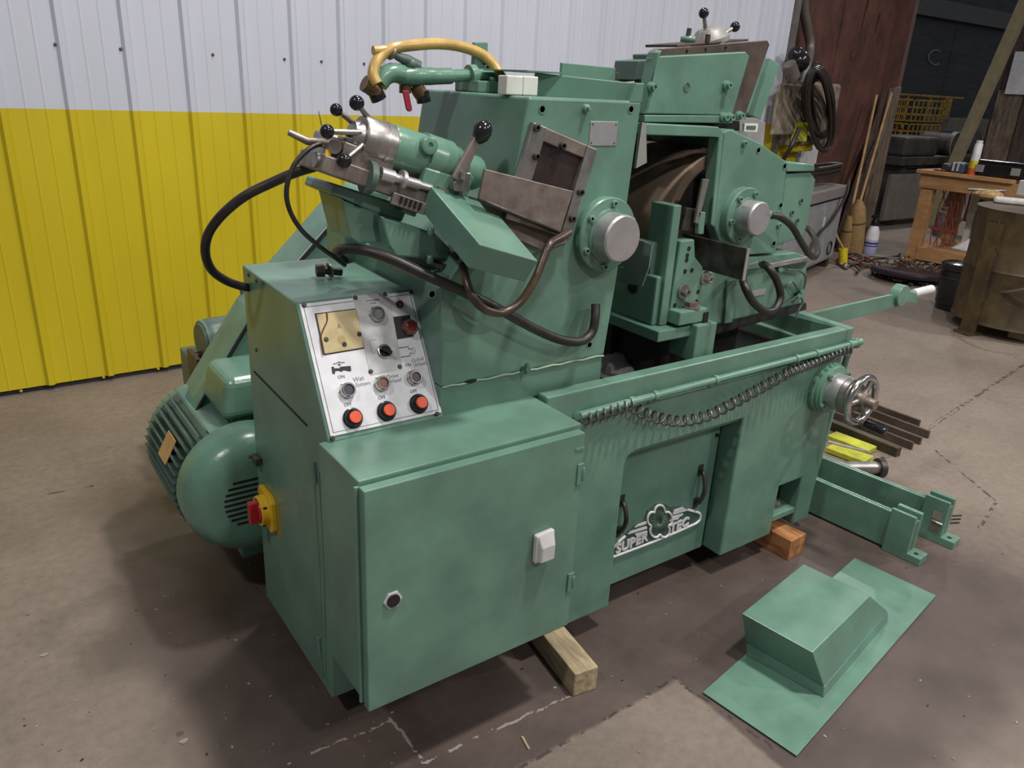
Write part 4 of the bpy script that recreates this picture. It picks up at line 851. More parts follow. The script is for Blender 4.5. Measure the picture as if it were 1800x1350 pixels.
part('frame_bar', FR, MB().hexa(fq(0.052, wl-0.04, wh-0.04, wh, YH-0.016, YH)), M_RSTEEL, 0.003)
part('window_pane', FR, MB().hexa(fq(0.052, wl-0.04, 0.038, wh-0.04, YH-0.004, YH)), mat('dusty_brown_pane', (0.040, 0.026, 0.024), 0.35, var=0.4, nscale=8))
for (u_, v_) in ((0.012, 0.012), (0.040, 0.085), (wl-0.018, 0.135), (wl-0.018, wh-0.06), (0.12, 0.03)): inst('bolt', SBOLT, FR, w0+E1*u_+E2*v_+V((0, -0.010, 0)), (0, -1, 0))
# slide plate in front of the frame
q = [PY(853, 297, YH-0.03), PY(1008, 336, YH-0.03), PY(985, 409, YH-0.03), PY(842, 350, YH-0.03)]
part('slide_plate', HS, MB().prism(q, (0, 0.010, 0)), M_RSTEEL, 0.002)
part('plate_edge', HS, MB().tube([q[2]+V((0, 0.003, 0)), q[3]+V((0, 0.003, 0))], 0.006, 6), M_DSTEEL)
part('lower_opening', HS, MB().prism([PY(843, 355, YH-0.003), PY(985, 412, YH-0.003), PY(960, 432, YH-0.003), PY(880, 400, YH-0.003)], (0, 0.002, 0)), M_RUSTBR)
part('frame_foot', HS, MB().prism([PY(895, 400, YH-0.015), PY(960, 428, YH-0.015), PY(1000, 418, YH-0.015), PY(1000, 425, YH-0.015), PY(955, 440, YH-0.015), PY(888, 410, YH-0.015)], (0, 0.012, 0)), M_RSTEEL)

# ---- wheel dresser --------------------------------------------------------------
YD = 1.97
def dp_(px, py, y=YD): return PY(px, py, y)
a, e = dp_(630, 240), dp_(838, 306); AX = (e-a).normalized(); L_ = (e-a).length
R_ = 0.062
def at(t): return a+AX*t
DR = part('wheel_dresser', GM, MB().lathe(at(0.09), AX, [(0, 0.058), (0.005, 0.060), (0.10, 0.060), (0.102, 0.066), (0.185, 0.066), (0.19, 0.060), (0.215, 0.056), (0.222, 0.050), (L_-0.10, 0.050), (L_-0.09, 0.045)], 36), M_GREEN2)
UPV = V((-AX.z, 0, AX.x)) if AX.x > 0 else V((0, 0, 1))
UPV = V((AX.z*-1, 0, AX.x)).normalized()
DWN = -UPV
part('barrel_saddle', DR, MB().obox(at(0.26)+DWN*0.055, AX*0.078, V((0, 0.062, 0)), UPV*0.030), M_GREEN2, 0.006)
part('saddle_nose', DR, MB().lathe(at(0.30)+DWN*0.012, AX, [(0, 0.05), (0.03, 0.052), (0.05, 0.048), (0.062, 0.03), (0.065, 0.0)], 24), M_GREEN2)
p = dp_(754, 257, YD-0.066)
part('boss', DR, MB().lathe(p+V((0, 0.02, 0)), (0, -1, 0.1), [(0, 0.024), (0.028, 0.024), (0.030, 0.020), (0.030, 0.008), (0.026, 0.007)], 20), M_GREEN2)
part('micrometer_collar', DR, MB().lathe(at(0.0), AX, [(0, 0.045), (0.0, 0.054), (0.006, 0.058), (0.062, 0.058), (0.064, 0.060), (0.075, 0.060), (0.076, 0.057), (0.092, 0.057)], 40), M_STEEL)
part('collar_hub', DR, MB().lathe(at(-0.024), AX, [(0, 0.020), (0.002, 0.034), (0.026, 0.042)], 28), M_STEEL)
part('hub_screw', DR, MB().lathe(at(-0.034), AX, [(0, 0.008), (0.012, 0.009)], 12), M_DSTEEL)
def ball_lever(p_root, p_ball, r, parent, stem=M_STEEL, rs=0.0075):
    part('lever_stem', parent, MB().cyl(p_root, p_ball, rs*1.1, rs*0.8, 12), stem)
    dv = (p_ball-p_root).normalized(); part('ball_knob', parent, MB().lathe(p_ball-dv*r*0.95, dv, [(0, r*0.35)]+[(r*0.95-r*math.cos(math.pi*k/10)*0.99, r*max(0.02, math.sin(math.pi*k/10))) for k in range(2, 11)], 20), M_BLACK)
ball_lever(at(0.020)+UPV*0.05, dp_(627, 181, YD-0.03), 0.0195, DR)
ball_lever(at(-0.012)+UPV*0.03+V((0, 0.02, 0)), dp_(591, 193, YD+0.02), 0.0165, DR, M_RSTEEL)
ball_lever(at(-0.010)+V((0, -0.03, 0))+UPV*0.01, dp_(575, 231, YD-0.03), 0.0185, DR)
ball_lever(at(0.0)+V((0, -0.035, 0))+DWN*0.02, dp_(605, 282, YD-0.06), 0.019, DR)
# rear adjusting unit with lever and cable
part('adjuster_body', DR, MB().obox(dp_(590, 262, YD+0.06), AX*0.05, V((0, 0.05, 0)), UPV*0.035), M_STEEL, 0.008)
part('adjuster_lever', DR, MB().tube([dp_(507, 232, YD+0.05), dp_(540, 248, YD+0.04), dp_(575, 252, YD+0.02), dp_(590, 252, YD+0.01)], [0.008, 0.010, 0.012, 0.015], 10), M_RSTEEL)
part('indicator_wire', DR, MB().cyl(dp_(560, 195, YD+0.04), dp_(566, 225, YD+0.04), 0.0012, n=6), M_DSTEEL)
part('adjuster_nut', DR, MB().cyl(dp_(588, 258, YD-0.03), dp_(592, 256, YD+0.03), 0.018, n=14), M_RSTEEL)
part('adjuster_plunger', DR, MB().lathe(dp_(553, 280, YD-0.01), AX, [(0, 0.019), (0.02, 0.021), (0.022, 0.014), (0.06, 0.014), (0.062, 0.022), (0.09, 0.022)], 20), M_STEEL)
part('yellow_tag', DR, MB().obox(dp_(576, 270, YD-0.02), AX*0.008, V((0, 0.002, 0)), UPV*0.010), M_SWYEL)
# slide ways
s0, s1 = dp_(558, 297, YD-0.03), dp_(745, 362, YD-0.03)
sl = (s1-s0).normalized(); slu = V((-sl.z, 0, sl.x))
part('upper_slide', DR, MB().obox((s0+s1)/2+slu*0.018+V((0, 0.06, 0)), sl*((s1-s0).length/2), V((0, 0.085, 0)), slu*0.022), M_RSTEEL, 0.004)
part('slide_block', DR, MB().obox(s0*0.62+s1*0.38+slu*0.055+V((0, 0.06, 0)), sl*0.075, V((0, 0.07, 0)), slu*0.034), M_RSTEEL, 0.004)
part('slide_block', DR, MB().obox(s0*0.12+s1*0.88+slu*0.052+V((0, 0.05, 0)), sl*0.052, V((0, 0.055, 0)), slu*0.024), M_DSTEEL, 0.003)
part('slide_rack', DR, MB().obox(s0*0.2+s1*0.8-slu*0.008+V((0, -0.032, 0)), sl*0.055, V((0, 0.006, 0)), slu*0.016), M_RSTEEL, 0.002)
for k in range(5): part('rack_tooth', DR, MB().obox(s0*0.2+s1*0.8-slu*0.006+sl*(-0.03+0.015*k)+V((0, -0.041, 0)), sl*0.003, V((0, 0.004, 0)), slu*0.010), M_DARK)
p = dp_(648, 312, YD-0.06)
part('clamp_ring', DR, MB().lathe(p+V((0, 0.02, 0)), AX, [(0, 0.044), (0.018, 0.044), (0.019, 0.034), (0.019, 0.0)], 28), M_GREENG)
part('screw_shaft', DR, MB().lathe(dp_(668, 305, YD-0.06), AX, [(0, 0.018), (0.04, 0.018), (0.041, 0.012), (0.06, 0.012), (0.061, 0.026), (0.072, 0.026), (0.073, 0.014), (0.12, 0.014), (0.121, 0.010), (0.16, 0.010)], 20), M_SILVER)
# green carriage, pods and shelf
c0, c1 = dp_(584, 322, YD), dp_(720, 368, YD)
part('carriage', DR, MB().prism([dp_(583, 341), dp_(589, 323), dp_(718, 364), dp_(707, 391), dp_(671, 379)], (0, 0.20, 0)), M_GREEN, 0.006)
part('carriage_tab', DR, MB().prism([dp_(712, 360, YD-0.04), dp_(737, 368, YD-0.04), dp_(730, 382, YD-0.04), dp_(706, 372, YD-0.04)], (0, 0.05, 0)), M_GREEN, 0.003)
part('pod', DR, MB().prism([dp_(600, 348), dp_(606, 353), dp_(671, 378), dp_(686, 424), dp_(632, 429), dp_(617, 418)], (0, 0.16, 0)), M_GREEN, 0.014, 3)
part('pod', DR, MB().prism([dp_(671, 380, YD-0.05), dp_(679, 384, YD-0.05), dp_(765, 410, YD-0.05), dp_(793, 438, YD-0.05), dp_(788, 456, YD-0.05), dp_(696, 452, YD-0.05), dp_(684, 432, YD-0.05)], (0, 0.17, 0)), M_GREEN, 0.014, 3)
for (px, py) in ((757, 415), (756, 463)): part('set_bolt', DR, MB().cyl(dp_(px, py, YD-0.07), dp_(px, py-5, YD-0.07)+V((0,0,0.015)), 0.010, n=8), M_GREEN2)
part('shelf', DR, MB().box((1.12, 1.90, 1.235), (1.325, 2.35, 1.255)), M_DSTEEL, 0.004)
part('shelf_base', DR, MB().box((1.10, 1.855, 1.15), (1.325, 2.44, 1.234)), M_GREEN, 0.006)
part('side_block', DR, MB().box((1.06, 2.44, 1.15), (1.20, 2.60, 1.26)), M_GREEN, 0.006)
# sloping guard cover
x1_, x2_ = dp_(757, 327, 1.90), dp_(860, 358, 1.90)
q = [x1_, x2_, PX(946, 459, x2_.x), PX(844, 430, x1_.x)]
nn = (q[1]-q[0]).cross(q[3]-q[0]).normalized()
if nn.z > 0: nn = -nn
part('guard_cover', DR, MB().prism(q, nn*0.072), M_GREEN, 0.003)
part('guard_clip', DR, MB().obox((x1_+x2_)/2*0.0+x1_*0.8+x2_*0.2, (x2_-x1_)*0.08, V((0, 0.006, 0)), V((0, 0, 0.004))), M_STEEL)
part('guard_clip', DR, MB().obox(x1_*0.25+x2_*0.75, (x2_-x1_)*0.10, V((0, 0.006, 0)), V((0, 0, 0.004))), M_STEEL)
# locking lever in its fork
f0 = dp_(811, 318, YD-0.09)
part('fork', DR, MB().prism([dp_(798, 322, YD-0.10), dp_(811, 302, YD-0.10), dp_(828, 304, YD-0.10), dp_(826, 338, YD-0.10), dp_(800, 336, YD-0.10)], (0, 0.03, 0)), M_STEEL, 0.003)
a_, c_ = dp_(804, 318, YD-0.105), dp_(841, 243, YD-0.105); dv = (c_-a_).normalized(); sv = V((-dv.z, 0, dv.x))
part('lever_bar', DR, MB().hexa([a_-sv*0.018, a_+sv*0.018, a_+sv*0.018+V((0, 0.014, 0)), a_-sv*0.018+V((0, 0.014, 0)), c_-sv*0.012, c_+sv*0.012, c_+sv*0.012+V((0, 0.014, 0)), c_-sv*0.012+V((0, 0.014, 0))]), M_RSTEEL, 0.003)
part('lever_stud', DR, MB().cyl(dp_(815, 303, YD-0.11), dp_(813, 316, YD-0.11), 0.010, n=10), M_STEEL)
kc = dp_(848, 230, YD-0.098); part('lever_knob', DR, MB().lathe(kc-dv*0.036, dv, [(0, 0.010), (0.006, 0.016), (0.018, 0.024), (0.036, 0.027), (0.052, 0.023), (0.063, 0.013), (0.067, 0.0)], 24, cap=False), M_BLACK)

# ---- coolant pipe over the housing -----------------------------------------------
YC = 2.22
def cp_(px, py, y=YC): return PY(px, py, y)
q0, q1 = cp_(678, 136), cp_(880, 128)
CPI = part('coolant_pipe', GM, MB().lathe(cp_(745, 135), (cp_(832, 132)-cp_(745, 135)), [(0, 0.020), (0.005, 0.024), (0.095, 0.024), (0.10, 0.019), (0.26, 0.018)], 20), M_GREEN2)
part('pipe_tail', CPI, MB().cyl(cp_(858, 131), cp_(885, 131), 0.014, n=16), M_GREEN)
part('pipe_collar', CPI, MB().cyl(cp_(824, 134), cp_(834, 133), 0.034, n=24), M_GREEN2)
part('valve_body', CPI, MB().lathe(cp_(702, 134), (cp_(745, 134)-cp_(702, 134)), [(0, 0.024), (0.02, 0.028), (0.06, 0.030), (0.09, 0.024), (0.10, 0.026), (0.13, 0.024)], 20), M_GREEN2)
part('pipe_elbow', CPI, MB().tube(spline([cp_(708, 131), cp_(690, 128), cp_(676, 134), cp_(666, 146)], 4), [0.028]*13, 14), M_GREEN2)
part('brass_elbow', CPI, MB().tube(spline([cp_(640, 146), cp_(650, 152), cp_(658, 158), cp_(660, 166)], 4), 0.024, 12), M_BRASS)
part('nozzle', CPI, MB().lathe(cp_(657, 155), (cp_(664, 170)-cp_(657, 155)), [(0, 0.022), (0.035, 0.024), (0.036, 0.017), (0.025, 0.015)], 20), M_BLACK)
part('brass_elbow', CPI, MB().tube(spline([cp_(732, 150), cp_(735, 158), cp_(740, 166)], 4), 0.022, 12), M_BRASS)
part('nozzle', CPI, MB().lathe(cp_(741, 160), (cp_(744, 174)-cp_(741, 160)), [(0, 0.022), (0.033, 0.022), (0.034, 0.016), (0.025, 0.014)], 20), M_BLACK)
part('valve_stem', CPI, MB().cyl(cp_(712, 150), cp_(712, 164), 0.018, n=14), M_BRASS)
part('valve_handle', CPI, MB().prism([cp_(708, 158, YC-0.03), cp_(719, 160, YC-0.03), cp_(725, 192, YC-0.03), cp_(723, 196, YC-0.03), cp_(718, 196, YC-0.03), cp_(715, 192, YC-0.03)], (0, 0.008, 0)), mat('red_vinyl', (0.30, 0.02, 0.045), 0.4, bmp=0), 0.002)
part('hose_barb', CPI, MB().tube([cp_(735, 118), cp_(715, 106), cp_(700, 100), cp_(688, 92)], [0.020, 0.017, 0.012, 0.010], 12), M_GREENG)
part('small_valve', CPI, MB().sphere(cp_(722, 114), 0.022, 12), M_GREENG)
part('hose_clip', CPI, MB().torus(cp_(689, 93), (cp_(700, 100)-cp_(688, 92)), 0.016, 0.006, 18, 6), M_RSTEEL)
part('amber_hose', CPI, MB().tube(spline([cp_(690, 96), cp_(680, 88), cp_(668, 89), cp_(656, 89)], 5), 0.0135, 10), M_YHOSE)
part('amber_hose', CPI, MB().tube(spline([cp_(663, 148, YC-0.03), cp_(656, 132, YC-0.02), cp_(660, 112, YC-0.01), cp_(672, 96), cp_(695, 84), cp_(730, 79, YC+0.01), cp_(770, 77, YC+0.02), cp_(810, 82, YC+0.02), cp_(845, 95, YC+0.02), cp_(868, 115, YC), cp_(882, 140, YC-0.03), cp_(886, 152, YC-0.04)], 6), 0.0165, 12), M_YHOSE)
bk0 = cp_(846, 140, YC)
part('pipe_bracket', CPI, MB().prism([cp_(835, 74, YC+0.02), cp_(858, 74, YC+0.02), cp_(858, 138, YC+0.02), cp_(832, 138, YC+0.02)], (0, 0.02, 0)), M_GREEN, 0.003)
part('bracket_foot', CPI, MB().box((bk0.x-0.05, 2.16, 1.72), (bk0.x+0.09, 2.30, 1.755)), M_GREEN, 0.004)
inst('bolt', BOLT, CPI, cp_(854, 119, YC+0.02), (0, -1, 0)); part('foot_bolt', CPI, MB().cyl((bk0.x+0.02, 2.18, 1.755), (bk0.x+0.02, 2.18, 1.768), 0.014, n=6), M_GREEN2)
# translucent plastic block on the housing
p0, p1 = PY(890, 160, 1.94), PY(946, 160, 1.94); zt_ = PY(920, 134, 1.94).z
t = thing('plastic_blocks', ((p0.x+p1.x)/2, 1.95, 1.72), 'milky white plastic block standing on the machine housing', 'block')
mid = p0.x+(p1.x-p0.x)*0.52
part('block_half', t, MB().box((p0.x, 1.94, 1.721), (mid-0.001, 1.985, zt_)), M_PLAS, 0.003)
part('block_half', t, MB().box((mid+0.001, 1.942, 1.721), (p1.x, 1.987, zt_+0.001)), M_PLAS, 0.003)

# ---- regulating wheel head ------------------------------------------------------
YR2 = 1.95
def r_(px, py, y=YR2): return PY(px, py, y)
fp = [(1272, 244), (1271, 232), (1285, 227), (1339, 253), (1384, 285), (1380, 320), (1367, 425), (1364, 445), (1310, 449), (1266, 424), (1255, 396)]
RH = part('regulating_head', GM, MB().prism([r_(*q) for q in fp], (0, 0.05, 0)), M_GREEN, 0.006, 3)
# side cheek of the opening and rear body
def xz(p): return V((p.x, 0, p.z))
ck = [r_(1272, 244), r_(1255, 396), r_(1255, 420)]
x_in = r_(1262, 330).x
part('side_cheek', RH, MB().prism([r_(1272, 240), r_(1264, 242), r_(1250, 395), r_(1256, 400)], (0, 0.05, 0)), M_GREEN, 0.004)
rb = MB().prism([r_(1300, 236, 2.002), r_(1339, 255, 2.002), r_(1384, 289, 2.002), r_(1380, 430, 2.002), r_(1300, 445, 2.002)], (0, 0.55, 0))
part('head_body', RH, rb, M_GREEN, 0.006)
lb = MB().prism([r_(1382, 302, 2.0), r_(1384, 306, 2.0), r_(1425, 303, 2.0), r_(1434, 316, 2.0), r_(1418, 398, 2.0), r_(1410, 418, 2.0), r_(1366, 430, 2.0)], (0, 0.45, 0))
part('head_shoulder', RH, lb, M_GREEN, 0.030, 4)
part('shoulder_plate', RH, MB().prism([r_(1383, 285, 1.99), r_(1432, 289, 1.99), r_(1432, 301, 1.99), r_(1383, 302, 1.99)], (0, 0.42, 0)), M_GREEN, 0.004)
for (px, py) in ((1333, 264), (1379, 292), (1372, 361), (1360, 428)): inst('bolt_hole', BHOLE, RH, r_(px, py), (0, -1, 0))
for (px, py) in ((1409, 353), (1393, 374), (1402, 388), (1422, 292)): inst('bolt_hole', BHOLE, RH, r_(px, py, 1.997), (0, -1, 0))
inst('bolt', BOLT, RH, r_(1307, 252), (0, -1, 0)); inst('bolt', BOLT, RH, r_(1368, 396), (0, -1, 0))
RC = r_(1299, 378)
b = MB(); b.lathe(RC, (0, -1, 0), [(0, 0.108), (0.030, 0.108), (0.034, 0.104), (0.034, 0.072), (0.040, 0.070), (0.040, 0.02)], 44)
RF = part('spindle_flange', RH, b, M_GREEN)
for i in range(6):
    t = math.radians(10+60*i); inst('bolt', BOLT, RF, RC+V((0.088*math.cos(t), -0.034, 0.088*math.sin(t))), (0, -1, 0))
part('spindle_cap', RH, MB().lathe(RC+V((0, -0.038, 0)), (0, -1, 0), [(0, 0.064), (0.056, 0.064), (0.062, 0.059), (0.064, 0.002)], 44), M_SILVER)
# the wheel itself, set behind the front plate
wc = V((2.467, 2.06, 1.276))
RW = part('regulating_wheel', GM, MB().lathe(wc, (0, 1, 0), [(0, 0.12), (0.0, 0.274), (0.004, 0.276), (0.42, 0.276)], 72), M_WHEEL)
part('wheel_face', RW, MB().lathe(wc+V((0, -0.004, 0)), (0, 1, 0), [(0, 0.10), (0.0, 0.235), (0.003, 0.235)], 60), M_DSTEEL)
part('guide_plate', RH, MB().prism([PY(1228, 372, 1.925), PY(1241, 373, 1.925), PY(1237, 412, 1.925), PY(1228, 412, 1.925)], (0, 0.02, 0)), M_GREEN, 0.003)
part('guide_plate', RH, MB().prism([PY(1208, 365, 1.95), PY(1230, 368, 1.95), PY(1228, 410, 1.95), PY(1198, 405, 1.95)], (0, 0.02, 0)), M_DSTEEL, 0.003)
part('nozzle_strip', RH, MB().prism([PY(1237, 314, 1.925), PY(1247, 316, 1.925), PY(1228, 394, 1.925), PY(1222, 392, 1.925)], (0, 0.012, 0)), M_STEEL, 0.002)
# top beam over the opening, interior shade painted as near-black boxes
part('top_beam', RH, MB().prism([r_(1134, 217), r_(1263, 223), r_(1272, 232), r_(1272, 244), r_(1257, 241), r_(1135, 237)], (0, 0.06, 0)), M_GREEN, 0.003)
part('interior_shade', RH, MB().box((1.88, 2.085, 1.60), (2.40, 2.60, 1.68)).box((1.83, 2.52, 1.0), (2.55, 2.56, 1.63)), M_DARK)
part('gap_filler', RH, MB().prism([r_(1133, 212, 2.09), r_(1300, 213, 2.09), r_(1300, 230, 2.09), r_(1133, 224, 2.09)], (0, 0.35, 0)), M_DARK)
part('deflector', RH, MB().prism([r_(1129, 214, 1.90), r_(1136, 217, 1.90), r_(1137, 286, 1.90), r_(1118, 296, 1.90)], (0, 0.012, 0)), mat('grey_deflector', (0.26, 0.26, 0.24), 0.5))
# dressing unit on top of the head
YT = 2.02
def tp(px, py, y=YT): return PY(px, py, y)
TU = part('dressing_unit', GM, MB().prism([tp(1158, 99), tp(1311, 91), tp(1318, 99), tp(1287, 203), tp(1133, 200)], (0, 0.04, 0)), M_GREEN, 0.004)
part('lower_strip', TU, MB().prism([tp(1133, 202), tp(1287, 203), tp(1288, 217), tp(1133, 215)], (0, 0.05, 0)), M_GREEN, 0.003)
part('oxide_plate', TU, MB().prism([tp(1162, 86, YT+0.045), tp(1349, 71, YT+0.045), tp(1353, 78, YT+0.045), tp(1309, 206, YT+0.045), tp(1150, 200, YT+0.045)], (0, 0.018, 0)), M_RUSTBR, 0.002)
part('rear_body', TU, MB().prism([tp(1160, 95, YT+0.065), tp(1335, 90, YT+0.065), tp(1300, 200, YT+0.065), tp(1165, 200, YT+0.065)], (0, 0.14, 0)), M_GREENG, 0.006)
part('green_rib', TU, MB().prism([tp(1341, 95, YT+0.09), tp(1347, 92, YT+0.09), tp(1346, 110, YT+0.09), tp(1316, 200, YT+0.09), tp(1306, 197, YT+0.09)], (0, 0.03, 0)), M_GREEN, 0.003)
part('end_plate', TU, MB().prism([tp(1355, 102, YT+0.14), tp(1371, 115, YT+0.14), tp(1336, 212, YT+0.14), tp(1323, 204, YT+0.14)], (0, 0.025, 0)), M_GREEN, 0.003)
part('end_body', TU, MB().prism([tp(1338, 100, YT+0.17), tp(1360, 112, YT+0.17), tp(1330, 215, YT+0.17), tp(1312, 205, YT+0.17)], (0, 0.18, 0)), M_GREENG, 0.003)
part('left_side', TU, MB().prism([tp(1157, 92), tp(1164, 88), tp(1141, 160), tp(1133, 200), tp(1131, 200)], (0, 0.05, 0)), M_GREEN, 0.003)
part('side_box', TU, MB().prism([tp(1122, 107, YT+0.1), tp(1147, 104, YT+0.1), tp(1133, 141, YT+0.1), tp(1116, 141, YT+0.1)], (0, 0.12, 0)), M_GREENG, 0.003)
part('side_bracket', TU, MB().prism([tp(1152, 90, YT+0.02), tp(1160, 85, YT+0.02), tp(1162, 92, YT+0.02), tp(1146, 104, YT+0.02)], (0, 0.03, 0)), M_STEEL)
part('hose_fitting', TU, MB().cyl(tp(1083, 136, YT+0.2), tp(1118, 133, YT+0.2), 0.018, n=14), M_RSTEEL)
part('hose_fitting', TU, MB().tube(spline([tp(1085, 133, YT+0.2), tp(1100, 127, YT+0.2), tp(1118, 123, YT+0.2)]), 0.008, 8), M_PIPE)
part('top_bar', TU, MB().prism([tp(1191, 78, YT+0.05), tp(1316, 68, YT+0.05), tp(1316, 72, YT+0.05), tp(1191, 83, YT+0.05)], (0, 0.16, 0)), M_RUSTBR, 0.002)
for (px, py) in ((1207, 90), (1240, 87), (1275, 84)): part('drilled_hole', TU, MB().cyl(tp(px, py, YT+0.046), tp(px, py, YT+0.043), 0.006, n=10), M_DARK)
for (px, py) in ((1143, 153), (1275, 150), (1270, 206), (1280, 206), (1297, 203), (1283, 235)):
    part('stud_bolt', TU, MB().lathe(tp(px, py), (0, -1, 0), [(0, 0.017), (0.010, 0.017), (0.011, 0.012), (0.026, 0.012), (0.026, 0.006), (0.020, 0.006)], 14), M_GREEN2)
part('plate_hole', TU, MB().torus(tp(1207, 153), (0, 1, 0), 0.014, 0.003, 20, 6).lathe(tp(1207, 153), (0, -1, 0), [(0, 0.013), (0.001, 0.013)], 16), M_GREENG)
part('grey_backplate', TU, MB().prism([tp(1284, 204, YT+0.10), tp(1330, 208, YT+0.10), tp(1346, 216, YT+0.10), tp(1341, 268, YT+0.10), tp(1290, 240, YT+0.10)], (0, 0.02, 0)), mat('bare_grey_plate', (0.26, 0.25, 0.25), 0.5), 0.002)
part('grease_window', TU, MB().prism([tp(1309, 217, YT+0.05), tp(1333, 217, YT+0.05), tp(1331, 232, YT+0.05), tp(1308, 231, YT+0.05)], (0, 0.01, 0)), M_PLAS)
part('grease_glass', TU, MB().prism([tp(1313, 221, YT+0.048), tp(1329, 221, YT+0.048), tp(1328, 228, YT+0.048), tp(1312, 227, YT+0.048)], (0, 0.003, 0)), M_GREENG)
kb = tp(1248, 74, YT+0.12); kt = tp(1246, 50, YT+0.12); kv = (kt-kb)
part('micrometer_dial', TU, MB().lathe(kb, kv, [(0, 0.072), (kv.length*0.35, 0.071), (kv.length*0.36, 0.064), (kv.length*0.9, 0.048), (kv.length, 0.040), (kv.length*1.02, 0.001)], 32), mat('satin_grey_dial', (0.27, 0.26, 0.25), 0.5, 0.3, bmp=0))
part('dial_notch', TU, MB().obox(tp(1244, 68, YT+0.05), (0.009, 0, 0), (0, 0.004, 0), (0, 0, 0.014)), M_DSTEEL)
ball_lever(tp(1240, 50, YT+0.12), tp(1237, 23, YT+0.12), 0.0185, TU); ball_lever(tp(1266, 64, YT+0.10), tp(1292, 47, YT+0.10), 0.0185, TU)
part('adjust_rod', TU, MB().cyl(tp(1209, 66, YT+0.1), tp(1212, 50, YT+0.1), 0.009, n=12), M_DSTEEL)
part('adjust_nut', TU, MB().cyl(tp(1209, 74, YT+0.1), tp(1210, 64, YT+0.1), 0.028, n=6), M_GREEN2)
# lower slide under the head
YS = 1.965
def sp_(px, py, y=YS): return PY(px, py, y)
SL = part('lower_slide', GM, MB().prism([sp_(1225, 480), sp_(1420, 458), sp_(1415, 533), sp_(1232, 578)], (0, 0.60, 0)), M_GREEN, 0.01, 3)
part('slide_base', SL, MB().prism([sp_(1215, 576, YS+0.01), sp_(1418, 532, YS+0.01), sp_(1418, 545, YS+0.01), sp_(1215, 600, YS+0.01)], (0, 0.55, 0)), M_DSTEEL, 0.004)
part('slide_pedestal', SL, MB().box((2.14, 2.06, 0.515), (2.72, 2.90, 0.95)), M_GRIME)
part('upper_guide', SL, MB().prism([sp_(1310, 452, YS-0.01), sp_(1400, 444, YS-0.01), sp_(1422, 452, YS-0.01), sp_(1420, 462, YS-0.01), sp_(1310, 476, YS-0.01)], (0, 0.5, 0)), M_GREEN, 0.006)
part('swivel_gap', SL, MB().prism([sp_(1306, 446, YS), sp_(1342, 446, YS), sp_(1340, 466, YS), sp_(1306, 470, YS)], (0, -0.002, 0)), M_DARK)
part('scale_plate', SL, MB().prism([sp_(1310, 514), sp_(1346, 507), sp_(1343, 517), sp_(1308, 524)], (0, -0.003, 0)), M_SILVER)
part('slide_rib', SL, MB().prism([sp_(1275, 492), sp_(1290, 490), sp_(1284, 565), sp_(1270, 568)], (0, -0.012, 0)), M_GREEN, 0.003)
part('way_cover', SL, MB().prism([sp_(1352, 465, YS-0.02), sp_(1420, 452, YS-0.02), sp_(1420, 458, YS-0.02), sp_(1352, 472, YS-0.02)], (0, 0.02, 0)), M_PAPER)
for pts in (((1384, 474), (1405, 476), (1416, 488), (1412, 510), (1404, 520)), ((1384, 505), (1392, 495), (1400, 505), (1405, 515), (1395, 525), (1372, 540)), ((1404, 518), (1411, 530), (1404, 545), (1400, 560))):
    part('lube_line', SL, MB().tube(spline([sp_(*q, YS-0.025) for q in pts], 5), 0.004, 6), M_GREENG)
for (px, py) in ((1370, 474), (1408, 512), (1403, 520)): part('lube_fitting', SL, MB().cyl(sp_(px, py, YS), sp_(px+3, py, YS-0.04), 0.010, n=8), M_GREEN2)

FRAME['now'] = HEAD @ Matrix.Translation((0, 0, -0.126)) @ Matrix.Scale(1.072, 4)
# ---- work rest between the wheels -------------------------------------------------
YW = 1.80
def wp(px, py, y=YW): return PY(px, py, y)
xa, xb = wp(1196, 480).x-0.012, wp(1196, 480).x+0.02
b = MB()
b.box((1.925, YW+0.02, 0.985), (2.055, 2.45, 1.16))
WR = part('work_rest', GM, b, M_GREEN, 0.006)
part('rest_shoe', WR, MB().box((1.90, YW-0.04, 0.945), (2.12, 2.45, 0.985)), M_GREEN, 0.004)
up0 = wp(1162, 365); 
part('upright', WR, MB().box((1.948, YW+0.005, 0.986), (1.986, YW+0.11, 1.402)), M_GREEN, 0.004)
part('clamp_plate', WR, MB().prism([wp(1197, 424), wp(1221, 421), wp(1222, 452), wp(1236, 470), wp(1231, 545), wp(1182, 556), wp(1178, 545)], (0, 0.06, 0)), M_GREEN, 0.004)
part('rest_nose', WR, MB().box((1.985, YW-0.05, 0.995), (2.13, YW+0.02, 1.045)), M_GREEN, 0.005)
part('rest_foot', WR, MB().box((2.06, YW-0.07, 0.855), (2.165, YW+0.05, 0.992)), M_GREEN, 0.005)
part('foot_slot', WR, MB().box((2.105, YW-0.055, 0.992), (2.128, YW+0.0, 1.03)), M_DARK)
part('foot_nut', WR, MB().cyl((2.07, YW-0.02, 1.046), (2.07, YW-0.02, 1.066), 0.022, n=6).cyl((2.07, YW-0.02, 1.044), (2.07, YW-0.02, 1.05), 0.032, n=20), M_RSTEEL)
for (px, py) in ((1199, 512), (1239, 489)):
    c = wp(px, py); part('clamp_bolt', WR, MB().cyl(c, c+V((0, -0.010, 0)), 0.026, n=24).lathe(c+V((0, -0.010, 0)), (0, -1, 0), [(0, 0.015), (0.020, 0.015), (0.021, 0.008), (0.014, 0.007)], 6), M_STEEL, 0.001)
for (px, py) in ((1211, 437), (1208, 449), (1207, 457), (1204, 477), (1227, 513), (1224, 530), (1186, 537), (1216, 475)): part('tapped_hole', WR, MB().cyl(wp(px, py)+V((0, -0.001, 0)), wp(px, py)+V((0, 0.004, 0)), 0.0085, n=14), M_DARK)
